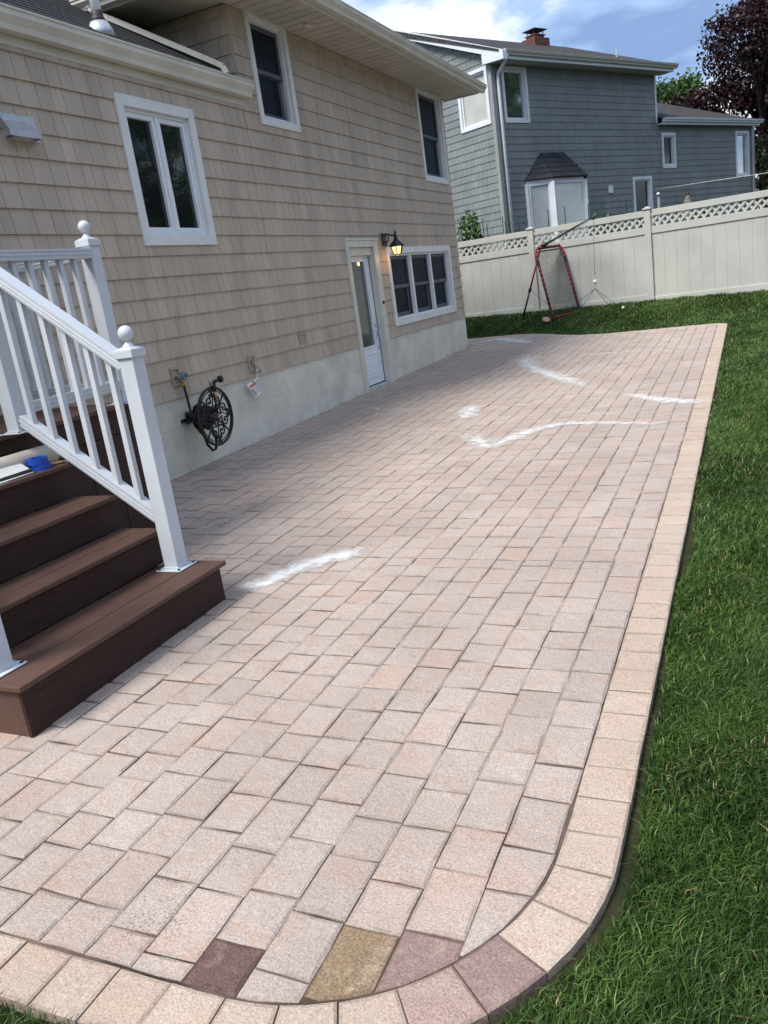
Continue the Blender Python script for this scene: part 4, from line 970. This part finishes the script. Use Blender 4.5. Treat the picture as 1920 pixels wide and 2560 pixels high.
for s_ in course_shingles(.09, 7.0, z0n, EX2, 8.4, lholes, W2, thick=(.018, .004)):
    zt = 6.90+.415*min(s_[0], 7-s_[1])+.05
    if s_[2] > zt-.01: continue
    if s_[3] > zt: s_ = (*s_[:3], zt, *s_[4:])
    shingle_geo(NL, s_, b, rnd.gauss(0, .12))
b.build('gable_siding', 'nsiding', nh, kind='stuff')
b = MB(); b.fbox(NR, -.004, .085, .0, .03, ZG, 6.71); b.build('corner_board', 'ncorner', nh)
b = MB(); b.fbox(NL, -.03, .085, .0, .03, ZG, 6.9); b.build('corner_board', 'ncorner', nh)
b = MB(); b.fbox(NR, 7.25, 7.32, .0, .035, 5.36, 6.71); b.build('corner_board', 'ntrim', nh)
def nwindow(fr, wn, glass, grid=0, sill=True):
    a, b_, c, d = wn; mb = MB(); frame4(mb, fr, a, b_, c, d, .085, -.004, .034); wo_ = mb.build('window', 'ntrim', nh)
    mb = MB(); rect_frame(mb, fr, a+.087, b_-.087, c+.087, d-.087, .045, -.09, -.008); mb.build('sash', 'ntrim', wo_)
    MB().fbox(fr, a+.12, b_-.12, -.075, -.065, c+.12, d-.12).build('pane', glass, wo_)
    return wo_
nwindow(NR, nw['A'], 'mglass'); nwindow(NR, nw['B'], 'nglass'); nwindow(NR, nw['C'], 'mglass'); nwindow(NR, nw['D'], 'nglass'); nwindow(NL, nw['L'], 'blind_shade')
# eaves and roof of the tall part
b = MB(); b.fbox(NR, -.17, 7.62, .005, .44, 6.735, 6.765)
for i in range(43): b.fbox(NR, -.16+i*.1803, -.16+i*.1803+.173, .006, .435, 6.722, 6.7345)
b.build('soffit', 'nsoffit', nh)
b = MB(); b.fbox(NR, -.185, 7.64, .44, .465, 6.72, 6.90); b.build('fascia', 'ntrim', nh)
b = MB(); pr = gutter_profile(.466, 6.80, .12, .12); b.prism([NR.P(-.02, o_, z) for o_, z in pr], NU*7.75); b.build('upper_gutter', 'nsoffit', nh)
b = MB(); rs = .405
P2_ = NR.P
ridge_z = 6.90+rs*(3.5+.47)
b.add([P2_(-.20, .50, 6.91), P2_(7.70, .50, 6.91), P2_(7.70, -3.5, ridge_z+.05), P2_(-.20, -3.5, ridge_z+.05), P2_(-.20, .50, 6.98-.12), P2_(7.70, .50, 6.98-.12), P2_(7.70, -3.5, ridge_z-.1), P2_(-.20, -3.5, ridge_z-.1), P2_(7.70, -7.5, 6.95), P2_(-.20, -7.5, 6.95)], [(0,1,2,3), (4,7,6,5), (0,4,5,1), (0,3,7,4), (1,5,6,2), (3,2,8,9), (2,6,8), (7,3,9)])
b.build('upper_roof', 'nroof', nh)
b = MB(); PL = NL.P
for (t0, z0, t1, z1) in ((-.62, 6.66, 3.5, ridge_z-.12), (7.6, 6.66, 3.5, ridge_z-.12)):
    b.add([PL(t0, .18, z0), PL(t1, .18, z1), PL(t1, .18, z1+.21), PL(t0, .18, z0+.21), PL(t0, .145, z0), PL(t1, .145, z1), PL(t1, .145, z1+.21), PL(t0, .145, z0+.21)], [(0,1,2,3), (7,6,5,4), (0,4,5,1), (3,2,6,7), (0,3,7,4), (1,5,6,2)])
b.add([PL(-.60, .178, 6.665), PL(.10, .178, 6.72), PL(.10, .178, 6.95), PL(-.60, .178, 6.87), PL(-.6, .01, 6.665), PL(.1, .01, 6.72), PL(.1, .01, 6.95), PL(-.6, .01, 6.87)], [(0,1,2,3), (4,7,6,5), (0,4,5,1), (3,2,6,7), (0,3,7,4), (1,5,6,2)])
b.build('rake_board', 'ntrim', nh)
b = MB()
for (t0, z0, t1, z1) in ((-.50, 6.68, 3.5, ridge_z-.10),):
    b.add([PL(t0, .145, z0), PL(t1, .145, z1), PL(t1, .0, z1), PL(t0, .0, z0)], [(0,1,2,3)])
b.build('rake_soffit', 'ntrim', nh)
b = MB(); b.tube([NR.P(.10, .50, 6.83), NR.P(.12, .48, 6.75), NR.P(.16, .10, 6.48), NR.P(.17, .075, 6.38), NR.P(.19, .075, .6)], .042, 10); b.build('downspout', 'ntrim', nh, smooth=True)
b = MB(); b.tube([NR.P(13.1, .25, 5.34), NR.P(13.12, .08, 5.22), NR.P(13.13, .075, .6)], .042, 10); b.build('downspout', 'ntrim', nh, smooth=True)
# lower roof
b = MB(); b.fbox(NR, 7.33, 13.35, .0, .22, 5.31, 5.345); b.fbox(NR, 7.33, 13.35, .18, .222, 5.29, 5.45); b.build('lower_fascia', 'ntrim', nh)
b = MB(); b.prism([NR.P(7.33, o_, z) for o_, z in gutter_profile(.223, 5.36, .11, .11)], NU*6.1); b.build('lower_gutter', 'ntrim', nh)
b = MB(); b.add([P2_(7.3, .24, 5.46), P2_(13.42, .24, 5.46), P2_(13.36, -4.2, 7.18), P2_(7.3, -4.2, 7.18), P2_(13.42, -8.6, 5.46), P2_(7.3, -8.6, 5.46)], [(0,1,2,3), (1,4,2), (3,2,4,5), (0,5,4,1)]); b.build('lower_roof', 'nroof', nh)
# bay window
bay = MB(); F1, F2, W0, W1, BO = 1.57, 2.97, .96, 3.50, .40
pl = [NR.P(W0, 0, 0), NR.P(F1, BO, 0), NR.P(F2, BO, 0), NR.P(W1, 0, 0)]
def vp_(p, z): return (p[0], p[1], z)
bay.add([vp_(p, .5) for p in pl]+[vp_(p, 2.0) for p in pl], [(0,1,5,4), (1,2,6,5), (2,3,7,6), (4,5,6,7)])
bay.add([vp_(p, 3.78) for p in pl]+[vp_(p, 3.86) for p in pl], [(0,1,5,4), (1,2,6,5), (2,3,7,6), (3,2,1,0), (4,5,6,7)])
for p in pl[1:3]: bay.box((p[0]-.075, p[1]-.075, 2.0), (p[0]+.075, p[1]+.075, 3.78))
for p in (pl[0], pl[3]): bay.box((p[0]-.06, p[1]-.06, 2.0), (p[0]+.06, p[1]+.06, 3.78))
bo_ = bay.build('bay_window', 'ntrim', nh)
def bayface(p, q_, glass):
    p, q_ = np.array(p), np.array(q_); L = np.linalg.norm((q_-p)[:2]); u = (q_-p)/L; n = np.array([u[1], -u[0], 0]); fr = Fr(p, u, n)
    mb = MB(); rect_frame(mb, fr, .06, L-.06, 2.0, 3.78, .06, -.05, .012); mb.build('sash', 'ntrim', bo_)
    MB().fbox(fr, .1, L-.1, -.03, -.02, 2.05, 3.73).build('pane', glass, bo_)
bayface(pl[0], pl[1], 'blind_grey'); bayface(pl[1], pl[2], 'blind'); bayface(pl[2], pl[3], 'blind_grey')
b = MB(); rt = [NR.P(1.66, .01, 4.58), NR.P(2.64, .01, 4.58)]
ev = [NR.P(W0-.08, .0, 3.87), NR.P(F1-.05, BO+.1, 3.87), NR.P(F2+.05, BO+.1, 3.87), NR.P(W1+.1, .0, 3.87)]
b.add(ev+rt, [(0,1,4), (1,2,5,4), (2,3,5), (3,2,1,0)]); ro_ = b.build('bay_roof', 'nroof', bo_)
b = MB(); ev = [np.array(p) for p in ev]; rt = [np.array(p) for p in rt]
for fa, fb, ta, tb in ((ev[0], ev[1], rt[0], rt[0]), (ev[1], ev[2], rt[0], rt[1]), (ev[2], ev[3], rt[1], rt[1])):
    n_ = np.cross(fb-fa, (ta+tb)/2-fa); n_ /= np.linalg.norm(n_); n_ = n_ if n_[2] > 0 else -n_
    for k in range(5):
        v0, v1 = k/5, (k+1.04)/5; v1 = min(v1, 1)
        m_ = max(2, int(np.linalg.norm(fb-fa)/.26*(1-v0*.5)))
        for j in range(m_):
            c0, c1 = (j+.02)/m_, (j+.98)/m_
            lo0, lo1 = fa+(fb-fa)*c0, fa+(fb-fa)*c1; hi0, hi1 = ta+(tb-ta)*c0, ta+(tb-ta)*c1
            q4 = [lo0+(hi0-lo0)*v0, lo1+(hi1-lo1)*v0, lo1+(hi1-lo1)*v1, lo0+(hi0-lo0)*v1]; l_ = rnd.uniform(.012, .024)
            b.add([q4[0]+n_*l_, q4[1]+n_*l_, q4[2]+n_*.006, q4[3]+n_*.006, q4[0], q4[1]], [(0,1,2,3), (4,5,1,0)], rnd.uniform(-1, 1))
MT['nroof2'] = mat('slate_blue_roof_shingle', (.030, .034, .042), .85, .3, 20, .004, 80, .25, obj=True)
b.build('bay_shingles', 'nroof2', bo_, kind='stuff')
# chimney
ch0, ch1, ct0, ct1 = 5.42, 6.16, -3.5, -2.95
b = MB(); b.fbox(NR, ch0+.02, ch1-.02, ct0+.02, ct1-.02, 8.0, 8.580); chm = b.build('chimney', 'concrete', nh)
b = MB()
for k in range(9):
    z0 = 7.99+k*.066
    for fr, Lu, o_ in ((Fr(NR.P(ch0, ct1, 0)*np.array([1,1,0]) if False else np.array(NR.P(ch0, ct1, 0)), NU, -NV), ch1-ch0, 0), (Fr(np.array(NR.P(ch0, ct1, 0)), NV, -NU), ct1-ct0, 0)):
        u = -.1 if k % 2 else 0
        while u < Lu:
            a, d = max(u, 0), min(u+.2, Lu)
            if d-a > .02: b.fbox(fr, a+.005, d-.005, -.03, .0, z0+.005, z0+.062, rnd.uniform(-1, 1))
            u += .2
b.build('bricks', 'brick', chm, kind='stuff')
b = MB(); b.fbox(NR, ch0+.14, ch1-.14, ct0+.1, ct1-.1, 8.580, 8.670); b.fbox(NR, ch0+.10, ch1-.10, ct0+.06, ct1-.06, 8.670, 8.695); b.build('flue', 'brick', chm)
b = MB(); b.fbox(NR, ch0+.06, ch1-.06, ct0+.02, ct1-.02, 8.820, 8.845)
for u in (ch0+.16, ch1-.16):
    b.fbox(NR, u-.01, u+.01, ct0+.12, ct0+.14, 8.690, 8.830); b.fbox(NR, u-.01, u+.01, ct1-.14, ct1-.12, 8.690, 8.830)
b.build('chimney_cap', 'rubber', chm)
b = MB(); q_ = NR.P(6.3, -.6, 0); b.tube([(q_[0], q_[1], 7.2), (q_[0], q_[1], 7.62)], .03, 8); b.build('roof_vent_pipe', 'galv', nh)
b = MB(); b.fbox(NR, 4.61, 4.79, .0, .06, 3.41, 3.62); tag(b.build('vent_box', 'ntrim', loc=NR.P(4.7, 0, 3.5), bevel=.01), 'small white wall box on the grey siding beside the bay window', 'vent')

# ------------------------------------------------------------------ foliage
def leaf_mesh(name, cent, sizes, material, parent, flat=.5, droop=0., aspect=.6, tints=None, loc=None):
    n = len(cent); cent = np.asarray(cent, float)
    a = nrg.uniform(0, 2*np.pi, n); el = nrg.normal(0, flat, n)-droop
    d = np.stack([np.cos(a)*np.cos(el), np.sin(a)*np.cos(el), np.sin(el)], 1)
    s_ = np.cross(d, nrg.normal(0, 1, (n, 3))+np.array([0, 0, 1.2])); s_ /= np.linalg.norm(s_, axis=1)[:, None]
    L = np.asarray(sizes)[:, None]
    v = np.stack([cent-d*L*.5, cent+s_*L*aspect*.5, cent+d*L*.5, cent-s_*L*aspect*.5], 1).reshape(-1, 3)
    base = ORG[parent.name]; v = v-np.array(base)
    me = bpy.data.meshes.new(name); me.vertices.add(4*n); me.vertices.foreach_set('co', v.ravel().astype(np.float32))
    me.loops.add(4*n); me.loops.foreach_set('vertex_index', np.arange(4*n, dtype=np.int32)); me.polygons.add(n)
    me.polygons.foreach_set('loop_start', np.arange(0, 4*n, 4, dtype=np.int32)); me.polygons.foreach_set('loop_total', np.full(n, 4, np.int32))
    me.update(calc_edges=True); me.materials.append(MT[material])
    t_ = np.asarray(tints if tints is not None else nrg.uniform(0, 1, n), np.float32)
    at_ = me.attributes.new('tint', 'FLOAT', 'FACE'); at_.data.foreach_set('value', t_)
    o = bpy.data.objects.new(name, me); COL.objects.link(o); o.parent = parent; ORG[o.name] = base; return o
def tree(name, label, base, trunk_h, trunk_r, lobes, ncl, per, leaf, material, group=None, spread=.55, seed=0, flat=.5, droop=.25):
    g = np.random.default_rng(seed)
    t_ = thing(name, base, label, 'tree', group); bx = Vector(base)
    cl = []
    wts = np.array([l[2] for l in lobes]); wts = wts/wts.sum()
    for i in range(ncl):
        l = lobes[g.choice(len(lobes), p=wts)]; v = g.normal(0, 1, 3); v /= np.linalg.norm(v); r_ = g.uniform(.25, 1)**.5
        cl.append(np.array(l[0])+v*r_*np.array(l[1]))
    cl = np.array(cl)
    b = MB(); top = Vector((bx.x+.3, bx.y, bx.z+trunk_h)); pts = [bx, L_(bx, top, .35)+Vector((.08, .05, 0)), L_(bx, top, .7)+Vector((-.06, .0, 0)), top]
    b.tube(pts, [trunk_r*1.15, trunk_r*.9, trunk_r*.65, trunk_r*.25], 10)
    sel = cl[g.choice(len(cl), min(46, len(cl)), replace=False)]
    for c_ in sel:
        h0 = np.clip((c_[2]-bx.z)*g.uniform(.35, .7), trunk_h*.22, trunk_h*.92); s0_ = bx+(top-bx)*(h0/trunk_h)
        c_ = Vector(c_); m_ = L_(s0_, c_, .5)+Vector((0, 0, .12*(c_-s0_).length)); r0 = trunk_r*(.42-.25*h0/trunk_h)
        b.tube([s0_, L_(s0_, m_, .5)+Vector((0, 0, .1)), m_, c_], [r0, r0*.7, r0*.45, .012], 6, False)
    b.build('trunk', 'bark', t_, smooth=True)
    cen = []; tn = []
    for c_ in cl:
        k_ = max(4, int(per*g.uniform(.5, 1.5))); s_ = spread*g.uniform(.6, 1.25); q_ = np.clip(g.normal(0, 1, (k_, 3)), -1.35, 1.35)*np.array([s_, s_, s_*.5]); cen.append(c_+q_); tn.append(np.clip(g.normal(.45, .2)+g.normal(0, .18, k_), 0, 1))
    cen = np.concatenate(cen); tn = np.concatenate(tn)
    leaf_mesh('crown', cen, leaf*g.uniform(.6, 1.3, len(cen)), material, t_, flat, droop, .75, tn)
    return t_
mz = float(zl(5.6, 42))
tree('purple_maple', 'tall dark purple-leaved maple behind the grey house', (6.0, 42, mz), 15, .42,
     [((7.7, 42.3, 9.5), (4.0, 4, 2.9), 2.0), ((7.6, 42, 12.6), (3.1, 3.5, 3.2), 1.1), ((3.9, 42.5, 7.35), (2.3, 2, .75), .6), ((8.5, 42, 6), (2.8, 3, 2.6), .6), ((5.6, 42, 6.2), (1.5, 1.5, 1.5), .2), ((5.0, 42, 9.6), (1.2, 2, 1.6), .3)], 760, 62, .155, 'leaf_purple', None, .36, 3, .6, .5)
tree('green_tree', 'light green leafy tree between the grey house and the purple maple', (1.7, 52, mz), 9.5, .3, [((.7, 52, 9.3), (1.1, 1.5, 1.2), 1), ((2.2, 52, 9.5), (.75, 1.0, .8), .5), ((1.4, 52, 8.4), (1.5, 1.5, 1.0), .6)], 150, 46, .22, 'leaf_green', None, .5, 5, .7, .1)
def shrub(name, label, c, rad, n, leaf, material, cat='shrub', group=None, stem=True, seed=1):
    g = np.random.default_rng(seed); t_ = thing(name, c, label, cat, group)
    v = g.normal(0, 1, (n, 3)); v /= np.linalg.norm(v, axis=1)[:, None]; r_ = g.uniform(.2, 1, n)**.45
    lump = 1+.22*np.sin(5*v[:, 0]+2*v[:, 1])*np.cos(4*v[:, 2]+seed)
    cen = np.array(c)+np.array([0, 0, rad[2]])+v*r_[:, None]*lump[:, None]*np.array(rad)
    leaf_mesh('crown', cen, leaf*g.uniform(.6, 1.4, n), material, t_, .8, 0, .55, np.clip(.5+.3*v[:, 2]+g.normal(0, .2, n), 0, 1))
    b = MB()
    for k in range(7):
        e_ = cen[g.integers(n)]; b.tube([c, (np.array(c)*.5+e_*.5), e_], [.03, .02, .008], 5)
    b.build('trunk', 'bark', t_)
    return t_
z2 = float(zl(2, 20.5))
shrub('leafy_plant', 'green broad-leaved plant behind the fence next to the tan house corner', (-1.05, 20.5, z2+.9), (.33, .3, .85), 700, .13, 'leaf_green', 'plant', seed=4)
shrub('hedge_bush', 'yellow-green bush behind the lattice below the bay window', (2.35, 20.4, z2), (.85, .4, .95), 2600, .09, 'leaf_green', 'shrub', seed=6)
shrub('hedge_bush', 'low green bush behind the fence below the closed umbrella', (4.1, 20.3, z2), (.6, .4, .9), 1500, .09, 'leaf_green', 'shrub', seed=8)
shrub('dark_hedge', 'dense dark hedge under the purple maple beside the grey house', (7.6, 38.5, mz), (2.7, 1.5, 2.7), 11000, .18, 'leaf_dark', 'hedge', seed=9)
shrub('dark_hedge', 'dark bushes filling the gap behind the garden at the fence end', (9.5, 27, mz), (3.2, 1.6, 1.6), 7000, .13, 'leaf_dark', 'hedge', seed=10)
# garden stakes, line and closed umbrella behind the fence
for x, y, h in [(-1.29, 20.5, 3.10)]:
    tag(MB().tube([(x, y, z2), (x, y, h)], .026, 10).build('metal_pole', 'grey_pole', loc=(x, y, z2)), 'grey metal pole beside the broad-leaved plant behind the fence', 'pole')
for i, (x, h) in enumerate([(-.93, 2.93), (-.80, 2.86), (-.72, 2.93), (-.62, 2.80), (-.22, 2.90), (-.16, 2.78), (.17, 2.88), (.89, 2.88), (1.29, 2.88), (1.83, 2.84), (2.17, 2.83), (2.69, 2.81)]):
    tag(MB().tube([(x, 20.5, z2), (x+.006, 20.5, h)], .011, 7).build('garden_stake', 'stake', loc=(x, 20.5, z2)), 'thin dark green garden stake standing up behind the lattice fence', 'stake', 'garden stakes behind the fence')
b = MB(); b.tube([(3.405, 20.5, z2), (3.405, 20.5, 2.76)], .03, 10); cp = thing('clothesline_post', (3.405, 20.5, z2), 'short grey clothesline post with a pulley behind the fence post', 'post'); b.build('pole', 'grey_pole', cp); b = MB(); b.ball((3.40, 20.48, 2.79), .045, 10, 7); b.build('pulley', 'galv', cp, smooth=True)
q_ = NR.P(6.9, .1, 3.42)
tag(MB().tube([q_, (q_[0]*.5+9*.5, q_[1]*.5+21*.5, 3.10), (9, 21, 2.95)], .006, 5).build('clothesline', 'rope', loc=q_), 'thin white clothesline from the grey house wall across its yard', 'clothesline')
um = thing('closed_umbrella', (4.01, 20.6, z2), 'closed taupe garden umbrella behind the lattice fence', 'umbrella')
b = MB(); b.lathe((4.01, 20.6, 0), [(.16, 1.75), (.15, 2.2), (.105, 2.5), (.04, 2.66), (.02, 2.67)], 12); b.build('canopy', 'umb', um); b = MB(); b.tube([(4.01, 20.6, z2), (4.01, 20.6, 2.68)], .02, 8); b.ball((4.01, 20.6, 2.70), .036, 10, 7); b.build('pole', 'rubber', um)
# trees across the garden, seen only as reflections in the windows
for i, (x, y, h, s_) in enumerate([(17, 13, 10, 21), (20, 21, 12, 22), (15.5, 28, 11, 23), (26, 32, 13, 24)]):
    z_ = float(zl(x, y))
    tree('garden_tree', ['round-crowned green tree across the lawn from the steps', 'tall green tree across the lawn from the basement door', 'green tree across the lawn near the fence', 'tallest green tree in the far neighbouring garden'][i], (x, y, z_), h*.8, .3, [((x, y, z_+h*.62), (h*.33, h*.33, h*.36), 1)], 130, 40, .36, 'leaf_dark' if i % 2 else 'leaf_green', None, .75, s_)

# ------------------------------------------------------------------ grass
def vnoise(x, y, f, seed):
    return (np.sin(x*f*1.7+seed)*np.cos(y*f*1.3-seed*2.1)+np.sin((x+y)*f*.9+seed*3.3)*np.cos((x-y)*f*1.15+seed)+np.sin(x*f*3.1-y*f*2.3+seed*1.7)*.5)/2.5
def grass():
    reg = [(4.6, 8.6, .3, 4.2, 40000, .041), (4.6, 9.0, 4.2, 8.5, 15000, .048), (4.6, 9.6, 8.5, 13.5, 5600, .054), (4.4, 10.5, 13.5, 19.2, 3400, .056), (-3, 4.6, 15.9, 19.2, 3800, .056), (2.2, 4.6, .5, 1.9, 24000, .050)]
    PX_, PY_, H_, W_ = [], [], [], []
    for (x0, x1, y0, y1, dens, h) in reg:
        n = int((x1-x0)*(y1-y0)*dens); x = nrg.uniform(x0, x1, n); y = nrg.uniform(y0, y1, n)
        z = zl(x, y); D = np.stack([x, y, z], 1)-CAM; dz = D@CF; u = 960+F_PX*(D@CR)/np.maximum(dz, .05); v = 1280-F_PX*(D@CU)/np.maximum(dz, .05)
        m = (dz > .3) & (u > -400) & (u < 3500) & (v < 3200)
        x, y = x[m], y[m]
        m = ~in_poly(x, y, PATIO) & ~((x < .1) & (y < 16.2))
        x, y = x[m], y[m]
        # distance to the patio edge: a thin trimmed soil line along the slab
        de = np.where(y > 16, 9, np.where(x < CX, YN-y, np.where(y > CY, x-XO, np.hypot(x-CX, y-CY)-RO)))
        keep = (de > .012+.055*np.clip(vnoise(x, y, 2.1, 9.1)+.05, 0, 1)) & (nrg.random(len(x)) < np.clip(.76+.50*vnoise(x, y, 3.3, 1.3)+.38*vnoise(x, y, 9, 4.4), .12, 1))
        x, y = x[keep], y[keep]; de = de[keep]
        D = np.hypot(x-CAM[0], y-CAM[1])
        H_.append(h*np.clip(1+.38*vnoise(x, y, 5, 2.2)+nrg.normal(0, .25, len(x)), .35, 2.0)); W_.append(np.clip(.0013+.00042*D, .0016, .0075)*nrg.uniform(.7, 1.3, len(x)))
        PX_.append(x); PY_.append(y)
    x, y, h, wd = map(np.concatenate, (PX_, PY_, H_, W_)); n = len(x); z = zl(x, y)-.004
    a = nrg.uniform(0, 2*np.pi, n); lean = np.abs(nrg.normal(.55, .35, n)); fa = nrg.uniform(0, 2*np.pi, n)
    a = np.where(nrg.random(n) < .5, a, 2.2*vnoise(x, y, 1.6, 7.7)+nrg.normal(0, .7, n))
    dx_, dy_ = np.cos(a), np.sin(a); sx_, sy_ = np.cos(fa), np.sin(fa)
    p0 = np.stack([x, y, z], 1); mid = p0+np.stack([dx_*h*.28*lean, dy_*h*.28*lean, h*.62], 1); tip = p0+np.stack([dx_*h*lean*1.05, dy_*h*lean*1.05, h*np.clip(1.06-.32*lean, .35, 1.1)], 1)
    s_ = np.stack([sx_*wd, sy_*wd, 0*wd], 1)
    V = np.stack([p0-s_, p0+s_, mid+s_*.8, mid-s_*.8, tip], 1).reshape(-1, 3).astype(np.float32)
    base = np.arange(n, dtype=np.int32)[:, None]*5
    q = base+np.array([[0, 1, 2, 3]], np.int32); t = base+np.array([[3, 2, 4]], np.int32)
    loops = np.concatenate([q, t], 1).ravel(); tot = np.tile(np.array([4, 3], np.int32), n); st = np.concatenate([[0], np.cumsum(tot)[:-1]]).astype(np.int32)
    me = bpy.data.meshes.new('grass'); me.vertices.add(5*n); me.vertices.foreach_set('co', V.ravel()); me.loops.add(len(loops)); me.loops.foreach_set('vertex_index', loops.astype(np.int32)); me.polygons.add(2*n); me.polygons.foreach_set('loop_start', st); me.polygons.foreach_set('loop_total', tot); me.update(calc_edges=True)
    tn = np.clip(.41+.20*vnoise(x, y, 1.1, 5.5)+.20*vnoise(x, y, 6, 8.8)+nrg.normal(0, .18, n), 0, .84); dead = nrg.random(n) < np.clip(.03+.10*vnoise(x, y, 2.6, 3.9)+.05*vnoise(x, y, 7.3, 1.9), .008, .22); tn = np.where(dead, nrg.uniform(.9, 1, n), tn)
    at_ = me.attributes.new('tint', 'FLOAT', 'FACE'); at_.data.foreach_set('value', np.repeat(tn, 2).astype(np.float32))
    me.materials.append(MT['grass']); o = bpy.data.objects.new('grass', me); COL.objects.link(o); o['kind'] = 'stuff'
    tag(o, 'short green lawn grass growing around the patio and up to the fence', 'grass'); print('blades', n)
grass()
